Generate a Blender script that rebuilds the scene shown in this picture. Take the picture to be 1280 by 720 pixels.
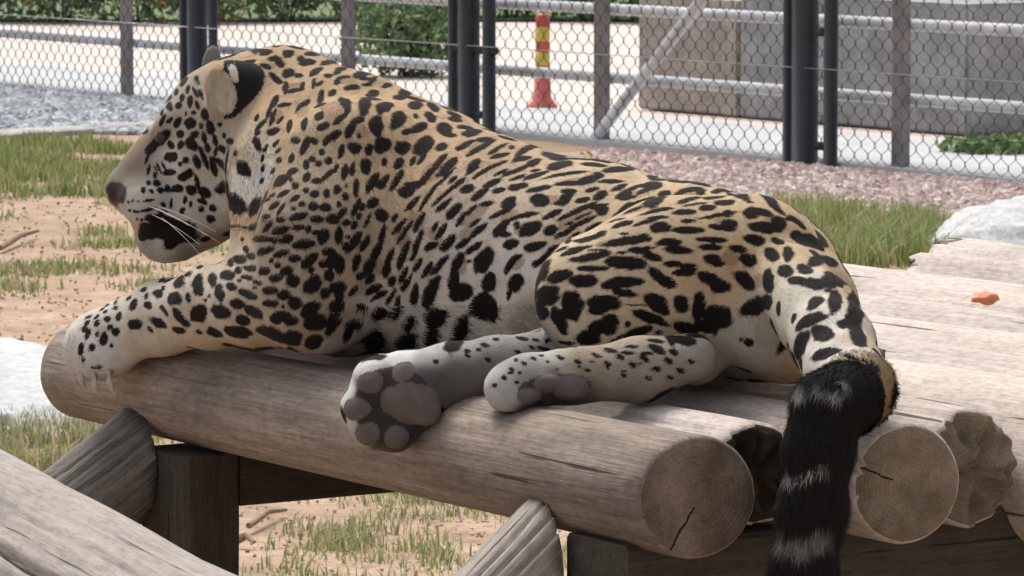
import bpy, bmesh, math, random
import numpy as np
from mathutils import Vector, Matrix, noise as mnoise
from mathutils.bvhtree import BVHTree

for o in list(bpy.data.objects):
    bpy.data.objects.remove(o, do_unlink=True)
SC = bpy.context.scene
COL = SC.collection
rng = np.random.default_rng(7)
random.seed(7)

# ------------------------------------------------------------------ camera
FPX = 5700.0                       # focal length in pixels of a 1280 px wide picture
CAM_H = 1.5
PITCH = math.atan(560 / FPX)
camd = bpy.data.cameras.new('camera')
cam = bpy.data.objects.new('camera', camd); COL.objects.link(cam)
cam.location = (0, 0, CAM_H)
cam.rotation_euler = (math.pi / 2 - PITCH, 0, 0)
camd.sensor_width = 36.0
camd.lens = 36.0 * FPX / 1280
camd.clip_start = 0.1; camd.clip_end = 500
camd.dof.use_dof = True
camd.dof.focus_distance = 5.95
camd.dof.aperture_fstop = 42
SC.camera = cam
RGT = np.array([1.0, 0, 0])
UPV = np.array([0, math.sin(PITCH), math.cos(PITCH)])
FWD = np.array([0, math.cos(PITCH), -math.sin(PITCH)])
CAMP = np.array([0, 0, CAM_H])
CM = np.stack([RGT, UPV, FWD])     # rows: measured survey axes

# ------------------------------------------------------------------ light
SUN_EL, SUN_AZ = math.radians(62), math.radians(-28)    # azimuth from +Y towards +X
world = bpy.data.worlds.new('World'); SC.world = world
world.use_nodes = True
wn = world.node_tree; wn.nodes.clear()
sky = wn.nodes.new('ShaderNodeTexSky'); sky.sky_type = 'NISHITA'; sky.sun_disc = False
sky.sun_elevation = SUN_EL; sky.sun_rotation = SUN_AZ
sky.air_density = 1.0; sky.dust_density = 4.0; sky.ozone_density = 1.0
bgn = wn.nodes.new('ShaderNodeBackground'); bgn.inputs['Strength'].default_value = 0.12
wo = wn.nodes.new('ShaderNodeOutputWorld')
bw = wn.nodes.new('ShaderNodeHueSaturation'); bw.inputs['Saturation'].default_value = 0.35     # hazy, nearly overcast
wn.links.new(sky.outputs[0], bw.inputs['Color']); wn.links.new(bw.outputs[0], bgn.inputs[0]); wn.links.new(bgn.outputs[0], wo.inputs[0])
sund = bpy.data.lights.new('sun', 'SUN'); sund.energy = 1.5; sund.angle = math.radians(24)
sund.color = (1.0, 0.95, 0.88)
sun = bpy.data.objects.new('sun', sund); COL.objects.link(sun)
sdir = Vector((math.sin(SUN_AZ) * math.cos(SUN_EL), math.cos(SUN_AZ) * math.cos(SUN_EL), math.sin(SUN_EL)))
sun.rotation_euler = sdir.to_track_quat('Z', 'Y').to_euler()
sun.location = (0, 0, 12)
SC.view_settings.view_transform = 'Standard'
SC.view_settings.look = 'None'
SC.view_settings.gamma = 1.0
SC.view_settings.exposure = 0.85
SC.render.engine = 'CYCLES'
SC.cycles.max_bounces = 6

# ------------------------------------------------------------------ helpers
def cc(px, py, d):                  # survey coordinates (right, up, depth)
    return np.array([d * (px - 640) / FPX, d * (360 - py) / FPX, d])
def W(c):                           # survey -> world
    return CAMP + np.asarray(c) @ CM
def P(px, py, d):
    return Vector(W(cc(px, py, d)))
def ground_at(px, py, z=0.0):       # point of the level z seen in that direction
    r = W(cc(px, py, 1.0)) - CAMP
    t = (z - CAM_H) / r[2]
    return Vector(CAMP + r * t)

def tag(o, label=None, cat=None, group=None, kind=None):
    if label: o['label'] = label
    if cat: o['category'] = cat
    if group: o['group'] = group
    if kind: o['kind'] = kind
    return o
def empty(name, loc=(0, 0, 0)):
    o = bpy.data.objects.new(name, None); COL.objects.link(o)
    o.location = loc; o.empty_display_size = 0.1
    return o
def link(name, me, parent=None, loc=None):
    o = bpy.data.objects.new(name, me); COL.objects.link(o)
    if loc is not None: o.location = loc
    if parent is not None:
        o.parent = parent
        o.matrix_parent_inverse = Matrix.Translation(parent.location).inverted() if parent.type == 'EMPTY' else Matrix()
    return o
def mesh(name, verts, faces, mats=(), smooth=True, midx=None):
    me = bpy.data.meshes.new(name)
    me.from_pydata([tuple(v) for v in verts], [], [tuple(f) for f in faces])
    for m in mats: me.materials.append(m)
    if midx is not None: me.polygons.foreach_set('material_index', midx)
    me.polygons.foreach_set('use_smooth', [smooth] * len(me.polygons))
    me.update()
    return me
def fast_mesh(name, V, F, mats=(), smooth=True):
    V = np.ascontiguousarray(V, dtype=np.float32); F = np.ascontiguousarray(F, dtype=np.int32)
    me = bpy.data.meshes.new(name)
    n = F.shape[1]
    me.vertices.add(len(V)); me.vertices.foreach_set('co', V.ravel())
    me.loops.add(F.size); me.loops.foreach_set('vertex_index', F.ravel())
    me.polygons.add(len(F))
    me.polygons.foreach_set('loop_start', np.arange(0, F.size, n, dtype=np.int32))
    me.polygons.foreach_set('loop_total', np.full(len(F), n, dtype=np.int32))
    me.polygons.foreach_set('use_smooth', np.full(len(F), smooth))
    for m in mats: me.materials.append(m)
    me.update(calc_edges=True); me.validate()
    return me
def set_col(me, C, name='Col'):
    a = me.color_attributes.new(name, 'FLOAT_COLOR', 'POINT')
    c4 = np.ones((len(C), 4), dtype=np.float32); c4[:, :3] = C
    a.data.foreach_set('color', c4.ravel())

class MB:                           # collects simple shapes into one mesh
    def __init__(s): s.v = []; s.f = []
    def add(s, v, f):
        b = len(s.v); s.v += [tuple(x) for x in v]; s.f += [tuple(i + b for i in q) for q in f]
    def tube(s, pts, rad, n=8, cap=True):
        pts = [Vector(p) for p in pts]
        if not hasattr(rad, '__len__'): rad = [rad] * len(pts)
        vs = []; fs = []
        for i, p in enumerate(pts):
            t = (pts[min(i + 1, len(pts) - 1)] - pts[max(i - 1, 0)]).normalized()
            ref = Vector((0, 0, 1)) if abs(t.z) < 0.9 else Vector((1, 0, 0))
            e1 = t.cross(ref).normalized(); e2 = t.cross(e1)
            for k in range(n):
                a = 2 * math.pi * k / n
                vs.append(p + (e1 * math.cos(a) + e2 * math.sin(a)) * rad[i])
        for i in range(len(pts) - 1):
            for k in range(n):
                k2 = (k + 1) % n
                fs.append((i * n + k, i * n + k2, (i + 1) * n + k2, (i + 1) * n + k))
        if cap:
            fs.append(tuple(range(n))); fs.append(tuple((len(pts) - 1) * n + k for k in reversed(range(n))))
        s.add(vs, fs)
    def lathe(s, prof, n=20, c=(0, 0, 0)):
        vs = []; fs = []
        for r, z in prof:
            for k in range(n):
                a = 2 * math.pi * k / n
                vs.append((c[0] + r * math.cos(a), c[1] + r * math.sin(a), c[2] + z))
        for i in range(len(prof) - 1):
            for k in range(n):
                k2 = (k + 1) % n
                fs.append((i * n + k, i * n + k2, (i + 1) * n + k2, (i + 1) * n + k))
        fs.append(tuple(reversed(range(n)))); fs.append(tuple((len(prof) - 1) * n + k for k in range(n)))
        s.add(vs, fs)
    def build(s, name, mat, parent=None, smooth=True, loc=None):
        return link(name, mesh(name, s.v, s.f, [mat], smooth), parent, loc)

# ------------------------------------------------------------------ materials
def newmat(name):
    m = bpy.data.materials.new(name); m.use_nodes = True
    nt = m.node_tree; b = nt.nodes['Principled BSDF']
    return m, nt, b
def nd(nt, t, **kw):
    n = nt.nodes.new(t)
    for k, v in kw.items(): setattr(n, k, v)
    return n
def ramp(nt, fac, stops):
    r = nd(nt, 'ShaderNodeValToRGB'); cr = r.color_ramp
    while len(cr.elements) < len(stops): cr.elements.new(0.5)
    for e, (p, c) in zip(cr.elements, stops): e.position = p; e.color = (*c, 1)
    nt.links.new(fac, r.inputs[0]); return r.outputs[0]
def mixc(nt, fac, a, b, mode='MIX'):
    m = nd(nt, 'ShaderNodeMix', data_type='RGBA', blend_type=mode)
    for i, x in ((0, fac), (6, a), (7, b)):
        if isinstance(x, (int, float)): m.inputs[i].default_value = x
        elif isinstance(x, tuple): m.inputs[i].default_value = (*x, 1)
        else: nt.links.new(x, m.inputs[i])
    return m.outputs[2]
def noise(nt, vec, scale, detail=5, rough=0.55, dist=0.0):
    n = nd(nt, 'ShaderNodeTexNoise')
    n.inputs['Scale'].default_value = scale; n.inputs['Detail'].default_value = detail
    n.inputs['Roughness'].default_value = rough; n.inputs['Distortion'].default_value = dist
    if vec is not None: nt.links.new(vec, n.inputs['Vector'])
    return n.outputs[0]
def mapping(nt, vec, scale=(1, 1, 1), loc=(0, 0, 0)):
    m = nd(nt, 'ShaderNodeMapping'); m.inputs['Scale'].default_value = scale; m.inputs['Location'].default_value = loc
    nt.links.new(vec, m.inputs['Vector']); return m.outputs[0]
def coord(nt, which='Object'):
    return nd(nt, 'ShaderNodeTexCoord').outputs[which]
def bump(nt, b, h, strength=0.4, dist=0.01):
    n = nd(nt, 'ShaderNodeBump'); n.inputs['Strength'].default_value = strength; n.inputs['Distance'].default_value = dist
    nt.links.new(h, n.inputs['Height']); nt.links.new(n.outputs[0], b.inputs['Normal'])
def fmul(nt, a, b_, op='MULTIPLY'):
    m = nd(nt, 'ShaderNodeMath', operation=op)
    for i, x in enumerate((a, b_)):
        if isinstance(x, (int, float)): m.inputs[i].default_value = x
        else: nt.links.new(x, m.inputs[i])
    return m.outputs[0]
def simple(name, colr, rough=0.6, metal=0.0, var=0.15, scale=8, bumps=0.1):
    m, nt, b = newmat(name)
    o = coord(nt)
    n = noise(nt, o, scale, 6)
    lo = tuple(c * (1 - var) for c in colr); hi = tuple(min(1, c * (1 + var)) for c in colr)
    nt.links.new(ramp(nt, n, [(0.3, lo), (0.7, hi)]), b.inputs['Base Color'])
    b.inputs['Roughness'].default_value = rough; b.inputs['Metallic'].default_value = metal
    if bumps: bump(nt, b, noise(nt, o, scale * 6, 4), bumps, 0.005)
    return m
def wood(name, dark, mid, light, seed=0, stain=0.35, moss=0.0, grain=1.0):
    m, nt, b = newmat(name)
    o = coord(nt)
    fine = noise(nt, mapping(nt, o, (13, 300 * grain, 300 * grain), (seed, seed, 0)), 1.0, 7, 0.65)
    mid_n = noise(nt, mapping(nt, o, (2.4, 48, 48), (seed + 3, 0, seed)), 1.0, 6, 0.65, 0.5)
    blot = noise(nt, mapping(nt, o, (3, 6, 6), (0, seed, 5)), 1.0, 5, 0.6)
    c1 = ramp(nt, mid_n, [(0.28, dark), (0.5, mid), (0.72, light)])
    c2 = ramp(nt, fine, [(0.3, dark), (0.48, mid), (0.7, light)])
    c = mixc(nt, 0.5, c1, c2)
    spk = noise(nt, mapping(nt, o, (60, 110, 110), (seed, 4, seed)), 1.0, 6, 0.7)
    c = mixc(nt, 1.0, c, ramp(nt, spk, [(0.32, (0.70,) * 3), (0.55, (1.0,) * 3), (0.75, (1.12,) * 3)]), 'MULTIPLY')
    st = ramp(nt, blot, [(0.42, (1, 1, 1)), (0.72, (1 - stain,) * 3)])
    c = mixc(nt, 1.0, c, st, 'MULTIPLY')
    crack = noise(nt, mapping(nt, o, (2.6, 85, 85), (seed * 2, 1, 7)), 1.0, 4, 0.5)
    ck = ramp(nt, crack, [(0.29, (0.25,) * 3), (0.34, (1, 1, 1))])
    c = mixc(nt, 1.0, c, ck, 'MULTIPLY')
    if moss:
        mn = noise(nt, mapping(nt, o, (7, 7, 7), (seed, 9, 2)), 1.0, 6, 0.6)
        mk = ramp(nt, mn, [(0.52, (0, 0, 0)), (0.68, (moss,) * 3)])
        c = mixc(nt, mk, c, (0.07, 0.085, 0.035))
    nt.links.new(c, b.inputs['Base Color'])
    b.inputs['Roughness'].default_value = 0.85
    b.inputs['Specular IOR Level'].default_value = 0.25
    hh = fmul(nt, fmul(nt, fmul(nt, fine, 0.5), fmul(nt, spk, 0.35), 'ADD'), fmul(nt, ck, 0.7), 'ADD')
    bump(nt, b, hh, 0.75, 0.004)
    return m
def endgrain(name, a, b_, seed=0, cracks=()):
    m, nt, b = newmat(name)
    o = coord(nt)
    n0 = noise(nt, o, 9, 4)
    sep = nd(nt, 'ShaderNodeSeparateXYZ'); nt.links.new(o, sep.inputs[0])
    comb = nd(nt, 'ShaderNodeCombineXYZ')
    nt.links.new(sep.outputs[1], comb.inputs[1]); nt.links.new(sep.outputs[2], comb.inputs[2])
    ln = nd(nt, 'ShaderNodeVectorMath', operation='LENGTH'); nt.links.new(comb.outputs[0], ln.inputs[0])
    rad = fmul(nt, ln.outputs['Value'], fmul(nt, n0, 0.012), 'ADD')
    w = nd(nt, 'ShaderNodeMath', operation='SINE'); nt.links.new(fmul(nt, rad, 1150.0), w.inputs[0])
    blot = noise(nt, mapping(nt, o, (10, 10, 10), (seed, seed, seed)), 1.0, 7, 0.65)
    c = ramp(nt, blot, [(0.3, a), (0.7, b_)])
    rg = ramp(nt, w.outputs[0], [(0.0, (0.80,) * 3), (0.6, (1, 1, 1))])
    c = mixc(nt, 0.25, c, mixc(nt, 1.0, c, rg, 'MULTIPLY'))
    big = noise(nt, mapping(nt, o, (4, 22, 22), (seed, 2, 3)), 1.0, 4, 0.5)
    c = mixc(nt, 1.0, c, ramp(nt, big, [(0.35, (0.62, 0.60, 0.55)), (0.6, (1, 1, 1))]), 'MULTIPLY')
    for (ca_, r0_) in cracks:
        along = fmul(nt, fmul(nt, sep.outputs[1], math.cos(ca_)), fmul(nt, sep.outputs[2], math.sin(ca_)), 'ADD')
        across = fmul(nt, fmul(nt, sep.outputs[1], -math.sin(ca_)), fmul(nt, sep.outputs[2], math.cos(ca_)), 'ADD')
        across = fmul(nt, across, fmul(nt, fmul(nt, noise(nt, o, 45, 4), 0.5, 'SUBTRACT'), 0.012), 'ADD')
        ab = nd(nt, 'ShaderNodeMath', operation='ABSOLUTE'); nt.links.new(across, ab.inputs[0])
        inside = fmul(nt, fmul(nt, ab.outputs[0], 0.0013, 'LESS_THAN'), fmul(nt, along, r0_, 'GREATER_THAN'))
        c = mixc(nt, inside, c, (0.02, 0.015, 0.012))
    fn = noise(nt, o, 260, 3)
    c = mixc(nt, 1.0, c, ramp(nt, fn, [(0.3, (0.78,) * 3), (0.65, (1.1,) * 3)]), 'MULTIPLY')
    nt.links.new(c, b.inputs['Base Color']); b.inputs['Roughness'].default_value = 0.9
    b.inputs['Specular IOR Level'].default_value = 0.2
    bump(nt, b, fmul(nt, fn, fmul(nt, w.outputs[0], 0.15), 'ADD'), 0.5, 0.003)
    return m
# ------------------------------------------------------------------ log platform layout
NEAR = P(872, 622, 5.33)
def _far():
    lo, hi = 5.4, 9.0
    for _ in range(60):
        mid = (lo + hi) / 2
        if P(104, 462, mid).z < NEAR.z: hi = mid
        else: lo = mid
    return P(104, 462, lo)
FAR = _far()
AX = (FAR - NEAR); AX.z = 0; LOG_LEN = AX.length; AX.normalize()      # along the logs, away
PX = Vector((AX.y, -AX.x, 0))                                          # across the deck, to the right and away
LR = 0.0725
TOPZ = NEAR.z + LR
def deck(s, q, z=0.0):              # s along the log from its near end, q across, z over the deck top
    return Vector((NEAR.x, NEAR.y, TOPZ)) + AX * s + PX * q + Vector((0, 0, z))
LOGQ = Matrix(((AX.x, -AX.y, 0, 0), (AX.y, AX.x, 0, 0), (0, 0, 1, 0), (0, 0, 0, 1)))
def fbm(x, y, z, o=3):
    v = 0; a = 1
    for i in range(o):
        v += a * mnoise.noise(Vector((x, y, z)) * (2 ** i)); a *= 0.5
    return v
def log_mesh(name, L, r0, r1, seed, mats, near_rag=0.0, far_rag=0.0, cracks=(), nr=72, rough=0.02, bend=0.0, knots=(), flat=0.0, skew=0.0):
    """log along +X from 0 to L; cracks: (angle, x0, x1, width, depth)"""
    xs = list(np.linspace(0, L, max(24, int(L / 0.035))))
    bev = 0.004
    xs = [0, bev] + xs[1:-1] + [L - bev, L]
    V = []; F = []; MI = []
    def ring(x, shrink, push):
        for k in range(nr):
            a = 2 * math.pi * k / nr
            r = r0 + (r1 - r0) * x / L
            ca, sa = math.cos(a), math.sin(a)
            r *= 1 + rough * fbm(x * 2.2 + seed * 7.1, ca * 1.1, sa * 1.1 + seed, 3) + 0.25 * rough * fbm(x * 9, ca * 3, sa * 3 + seed, 2)
            for (ka, kx, kr, kh) in knots:
                d2 = ((x - kx) / kr) ** 2 + (((a - ka + math.pi) % (2 * math.pi) - math.pi) * r / kr) ** 2
                if d2 < 4: r += kh * math.exp(-d2 * 1.5)
            for (ang, x0, x1, w, dp) in cracks:
                ang = math.pi - ang
                if x0 - 0.02 < x < x1 + 0.02:
                    wob = 0.12 * fbm(x * 6, seed, ang, 2)
                    da = ((a - ang - wob + math.pi) % (2 * math.pi) - math.pi) * r
                    tt = min(1, max(0, (x - x0) / 0.06 if x0 > 0 else 1), max(0, (x1 - x) / 0.06 if x1 < L else 1))
                    r -= dp * max(0, 1 - abs(da) / w) * max(0, tt)
            rr = r - shrink
            z = rr * sa
            if flat and z > r0 * (1 - flat): z = r0 * (1 - flat) + (z - r0 * (1 - flat)) * 0.25
            V.append((x + push(a), rr * ca + bend * math.sin(math.pi * x / L), z))
    def ragf(amp, sg):
        if amp == 0: return lambda a: sg * 0.0015 * fbm(math.cos(a) * 3, math.sin(a) * 3, seed, 2)
        return lambda a: sg * amp * (0.55 + 0.7 * fbm(math.cos(a) * 2.3, math.sin(a) * 2.3, seed, 4))
    for i, x in enumerate(xs):
        if i <= 1: ring(x, bev if i == 0 else 0, ragf(near_rag, 1) if near_rag or i == 0 else (lambda a: 0))
        elif i >= len(xs) - 2: ring(x, bev if i == len(xs) - 1 else 0, ragf(far_rag, -1))
        else:
            fn = (lambda a, x=x: ragf(near_rag, 1)(a) * max(0, 1 - x / 0.12)) if near_rag else (lambda a: 0)
            ring(x, 0, fn)
    n = len(xs)
    for i in range(n - 1):
        for k in range(nr):
            k2 = (k + 1) % nr
            F.append((i * nr + k, (i + 1) * nr + k, (i + 1) * nr + k2, i * nr + k2)); MI.append(0)
    for end, base in ((0, 0), (1, (n - 1) * nr)):
        prev = base; xe = xs[0] if end == 0 else xs[-1]; rag = near_rag if end == 0 else far_rag
        for j, fr in enumerate((0.86, 0.7, 0.52, 0.34, 0.16)):
            st = len(V)
            for k in range(nr):
                vx, vy, vz = V[base + k]
                q = 0.003 + rag * 0.7
                dx = q * fbm(vy * fr * 30, vz * fr * 30, seed + end * 3, 3) * (1 if rag else 0.35)
                xx = (vx - xe) * (fr if not rag else fr ** 0.5) + xe + dx + (rag * 0.5 * (1 - fr) * (1 if end == 0 else -1))
                V.append((xx, vy * fr, vz * fr))
            for k in range(nr):
                k2 = (k + 1) % nr
                q4 = (prev + k, prev + k2, st + k2, st + k)
                F.append(q4 if end == 0 else q4[::-1]); MI.append(1)
            prev = st
        F.append(tuple(prev + k for k in (range(nr) if end == 0 else reversed(range(nr))))); MI.append(1)
    if skew: V = [(x + skew * y * max(0, 1 - x / 0.3), y, z) for x, y, z in V]
    return mesh(name, V, F, mats, True, MI)

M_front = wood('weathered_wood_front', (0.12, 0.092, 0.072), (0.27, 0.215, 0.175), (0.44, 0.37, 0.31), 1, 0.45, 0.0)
M_deck = wood('weathered_wood_deck_lit', (0.36, 0.30, 0.26), (0.53, 0.455, 0.405), (0.66, 0.585, 0.535), 4, 0.2)  # paler wood, lightened further to paint in bright light and glass haze
M_deck2 = wood('weathered_wood_pale_lit', (0.40, 0.335, 0.29), (0.57, 0.49, 0.435), (0.69, 0.615, 0.56), 9, 0.18)  # second pale tone, same light and haze put into the colour
M_grey = wood('weathered_wood_grey', (0.07, 0.06, 0.05), (0.17, 0.15, 0.13), (0.30, 0.27, 0.24), 6, 0.5)
M_pale = wood('weathered_wood_silver', (0.22, 0.19, 0.16), (0.36, 0.32, 0.28), (0.50, 0.45, 0.40), 12, 0.3)
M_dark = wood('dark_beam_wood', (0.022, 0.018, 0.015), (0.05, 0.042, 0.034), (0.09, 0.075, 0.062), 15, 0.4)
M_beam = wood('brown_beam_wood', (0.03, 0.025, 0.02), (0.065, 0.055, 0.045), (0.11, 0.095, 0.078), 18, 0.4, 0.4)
M_end = endgrain('end_grain', (0.13, 0.095, 0.07), (0.27, 0.205, 0.155), 2, ((-1.05, 0.012),))
M_end2 = endgrain('end_grain_tan', (0.20, 0.155, 0.115), (0.31, 0.245, 0.18), 5, ((0.35, 0.02),))
M_rot = endgrain('rotted_end_grain', (0.018, 0.013, 0.010), (0.075, 0.055, 0.040), 7)

plat = empty('log_platform', (NEAR.x, NEAR.y, 0))
tag(plat, 'low deck of weathered round logs on dark posts under the lying jaguar', 'platform')
# (q across, radius, near start s, length, materials, near raggedness, height offset, cracks)
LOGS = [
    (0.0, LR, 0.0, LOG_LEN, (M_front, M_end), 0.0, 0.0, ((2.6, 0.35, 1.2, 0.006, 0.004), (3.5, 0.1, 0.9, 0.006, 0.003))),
    (0.140, 0.062, 0.055, LOG_LEN - 0.1, (M_deck, M_rot), 0.035, -0.002, ((2.2, 0.02, 0.5, 0.006, 0.006),)),
    (0.282, 0.073, -0.035, LOG_LEN, (M_deck, M_end2), 0.0, -0.001, ((2.75, 0.0, 0.6, 0.004, 0.012), (2.95, 0.0, 0.7, 0.004, 0.014), (3.25, 0.0, 0.5, 0.004, 0.01), (2.4, 0.05, 0.9, 0.004, 0.005))),
    (0.430, 0.073, 0.015, LOG_LEN + 0.1, (M_deck, M_end2), 0.03, -0.001, ((2.0, 0.0, 0.4, 0.005, 0.006), (1.7, 0.0, 0.7, 0.004, 0.004))),
    (0.620, 0.108, -0.12, LOG_LEN + 0.35, (M_deck2, M_end2), 0.0, 0.010, ((1.8, 0.25, 0.8, 0.004, 0.006), (1.3, 0.1, 0.5, 0.004, 0.005), (2.1, 0.3, 0.9, 0.003, 0.005))),
    (0.815, 0.082, -0.10, LOG_LEN + 0.5, (M_deck, M_end2), 0.0, 0.004, ()),
    (0.992, 0.092, -0.12, LOG_LEN + 0.55, (M_deck2, M_end2), 0.0, 0.004, ((1.4, 0.5, 1.2, 0.004, 0.004),)),
    (1.178, 0.090, -0.10, LOG_LEN + 0.6, (M_deck, M_end2), 0.0, 0.003, ((1.5, 0.9, 1.5, 0.004, 0.006),)),
    (1.405, 0.132, -0.12, LOG_LEN + 0.7, (M_deck2, M_end2), 0.0, 0.012, ()),
    (1.690, 0.150, -0.1, 1.78, (M_deck, M_end2), 0.0, 0.035, ((1.6, 1.0, 1.78, 0.006, 0.014), (2.0, 0.9, 1.78, 0.006, 0.012), (1.2, 1.2, 1.78, 0.006, 0.012))),
]
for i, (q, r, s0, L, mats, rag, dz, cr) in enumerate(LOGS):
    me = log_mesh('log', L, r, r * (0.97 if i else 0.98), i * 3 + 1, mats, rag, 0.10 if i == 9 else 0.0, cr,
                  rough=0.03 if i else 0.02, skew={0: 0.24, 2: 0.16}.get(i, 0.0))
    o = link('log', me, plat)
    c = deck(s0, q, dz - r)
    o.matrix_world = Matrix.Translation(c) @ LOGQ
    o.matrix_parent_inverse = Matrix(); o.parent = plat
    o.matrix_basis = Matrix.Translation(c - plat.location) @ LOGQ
    if i == 1: o['label'] = 'short log with a dark rotted hollow end'
    if i == 3: o['label'] = 'log with a ragged broken end'

def beam(name, c0, c1, w, h, mat, parent, seed=0):          # sawn timber between two points, slightly worn
    c0 = Vector(c0); c1 = Vector(c1); d = c1 - c0; L = d.length; d.normalize()
    up = Vector((0, 0, 1)) if abs(d.z) < 0.95 else PX.copy()
    e1 = d.cross(up).normalized(); e2 = e1.cross(d).normalized()
    n = max(4, int(L / 0.05)); prof = []
    b = 0.006
    for (y, z) in ((-1, -1), (1, -1), (1, 1), (-1, 1)):
        hy, hz = w / 2, h / 2
        cs = [(y * hy, z * (hz - b)), (y * (hy - b), z * hz)]
        prof += cs if (y * z > 0) else cs[::-1]
    V = []; F = []
    for i in range(n + 1):
        x = L * i / n
        for (y, z) in prof:
            f = 1 + 0.03 * fbm(x * 5 + seed, y * 20, z * 20, 2)
            V.append((x, y * f, z * f))
    m = len(prof)
    for i in range(n):
        for k in range(m):
            k2 = (k + 1) % m
            F.append((i * m + k, i * m + k2, (i + 1) * m + k2, (i + 1) * m + k))
    F.append(tuple(reversed(range(m)))); F.append(tuple(n * m + k for k in range(m)))
    me = mesh(name, V, F, [mat], False)
    o = link(name, me, parent)
    M = Matrix((d, e1, e2)).transposed().to_4x4()
    o.matrix_parent_inverse = Matrix()
    o.matrix_basis = Matrix.Translation(c0 - parent.location) @ M
    return o
under = -2 * LR                                     # underside of the front log, from deck top
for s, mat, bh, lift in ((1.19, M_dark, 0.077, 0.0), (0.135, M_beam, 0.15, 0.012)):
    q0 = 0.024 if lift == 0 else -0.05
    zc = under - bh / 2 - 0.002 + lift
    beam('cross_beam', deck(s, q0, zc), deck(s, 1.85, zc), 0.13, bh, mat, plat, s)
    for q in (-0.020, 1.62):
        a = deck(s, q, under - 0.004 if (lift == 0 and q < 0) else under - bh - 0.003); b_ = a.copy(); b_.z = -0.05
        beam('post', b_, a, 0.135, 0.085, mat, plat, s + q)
# slanting braces that lean against the post heads from outside
def brace(tip, foot, r, mat, seed):
    tip = Vector(tip); foot = Vector(foot); d = foot - tip; L = d.length; d.normalize()
    ext = 2.2 * r
    me = log_mesh('brace', L + ext, r, r * 1.05, seed, (mat, M_grey), 0.0, 0.0,
                  ((1.2, 0.0, L, 0.003, 0.006), (1.9, 0.0, L, 0.003, 0.007), (2.5, 0.0, L, 0.003, 0.005), (2.2, 0.0, L, 0.003, 0.005)), nr=120, rough=0.05,
                  knots=((1.6, ext + 0.13, 0.018, 0.006), (1.9, ext + 0.26, 0.02, 0.006)))
    up = Vector((0, 0, 1)); e1 = d.cross(up).normalized(); e2 = e1.cross(d).normalized()
    M = Matrix((d, -e1, e2)).transposed()
    cutn = M.inverted() @ PX                       # the head is sawn plumb to sit flat on the post
    bm = bmesh.new(); bm.from_mesh(me)
    r_ = bmesh.ops.bisect_plane(bm, geom=bm.verts[:] + bm.edges[:] + bm.faces[:], plane_co=(ext, 0, 0), plane_no=cutn, clear_outer=True)
    eds = [g for g in r_['geom_cut'] if isinstance(g, bmesh.types.BMEdge)]
    f_ = bmesh.ops.contextual_create(bm, geom=eds)
    for f in f_.get('faces', []): f.smooth = False; f.material_index = 1
    bm.to_mesh(me); bm.free()
    o = link('brace', me, plat)
    o.matrix_parent_inverse = Matrix()
    o.matrix_basis = Matrix.Translation(tip - d * ext - plat.location) @ M.to_4x4()
    return o
# braces
T1 = deck(1.272, -0.0645, -0.178); T2 = deck(0.245, -0.0645, -0.176)
def brace_to_ground(t, slope, r, mat, seed, turn=0.0):
    d = (-PX + AX * turn).normalized()
    run = (t.z + 0.04) / slope
    return brace(t, t + d * run + Vector((0, 0, -(t.z + 0.04))), r, mat, seed)
brace_to_ground(T1, 0.63, 0.070, M_grey, 21, 0.0)
brace_to_ground(T2, 0.80, 0.060, M_pale, 25, 0.0)
# a scrap of food and a stub on the deck
M_orange = simple('orange_flesh', (0.62, 0.20, 0.09), 0.5, 0, 0.25, 120, 0.3)
def blob(name, c, rx, ry, rz, mat, seed, amp=0.25, sub=3, parent=None, cut=None, rz_deg=0):
    bm = bmesh.new(); bmesh.ops.create_icosphere(bm, subdivisions=sub, radius=1.0)
    for v in bm.verts:
        p = v.co.copy()
        f = 1 + amp * fbm(p.x * 1.3 + seed, p.y * 1.3, p.z * 1.3, 3) + amp * 0.3 * fbm(p.x * 4 + seed, p.y * 4, p.z * 4, 2)
        v.co = Vector((p.x * rx * f, p.y * ry * f, p.z * rz * f))
    me = bpy.data.meshes.new(name); bm.to_mesh(me); bm.free()
    me.materials.append(mat); me.polygons.foreach_set('use_smooth', [True] * len(me.polygons))
    o = link(name, me, parent, c); o.rotation_euler.z = math.radians(rz_deg); return o
def deck_point(px, py, z=0.0):
    return ground_at(px, py, TOPZ + z)
c = deck_point(1231, 373, 0.004)
o = blob('carrot_piece', c, 0.022, 0.014, 0.009, M_orange, 4, 0.35, 3, rz_deg=20)
tag(o, 'small orange scrap of food lying on the pale deck logs', 'food scrap')
c = deck_point(1090, 441, 0.0)
o = blob('wood_chip', c, 0.020, 0.010, 0.010, M_grey, 9, 0.3, 2, rz_deg=-30)
tag(o, 'small dark wood chip on the deck beside the jaguar tail', 'wood chip')
# pale fallen log in front, resting on a stump and the ground
M_lean = wood('silvery_log_wood', (0.29, 0.25, 0.215), (0.39, 0.34, 0.30), (0.46, 0.405, 0.36), 31, 0.12)
A0 = P(-260, 590, 5.02); B0 = P(250, 858, 4.62)
d = (B0 - A0).normalized()
foot_t = (0.06 - A0.z) / d.z
B1 = A0 + d * foot_t
L = (B1 - A0).length
me = log_mesh('leaning_log', L, 0.118, 0.095, 41, (M_lean, M_end), 0.0, 0.0,
              ((0.72, 0.2, 1.2, 0.006, 0.016), (0.30, 0.2, 1.4, 0.006, 0.016), (1.15, 0.3, 0.8, 0.004, 0.006), (-0.1, 0.3, 1.4, 0.006, 0.014)), nr=150, rough=0.09,
              knots=((2.0, 0.30, 0.035, 0.014), (2.3, 0.44, 0.02, 0.008)))
e1 = d.cross(Vector((0, 0, 1))).normalized(); e2 = e1.cross(d).normalized()
o = link('leaning_log', me, None)
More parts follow.
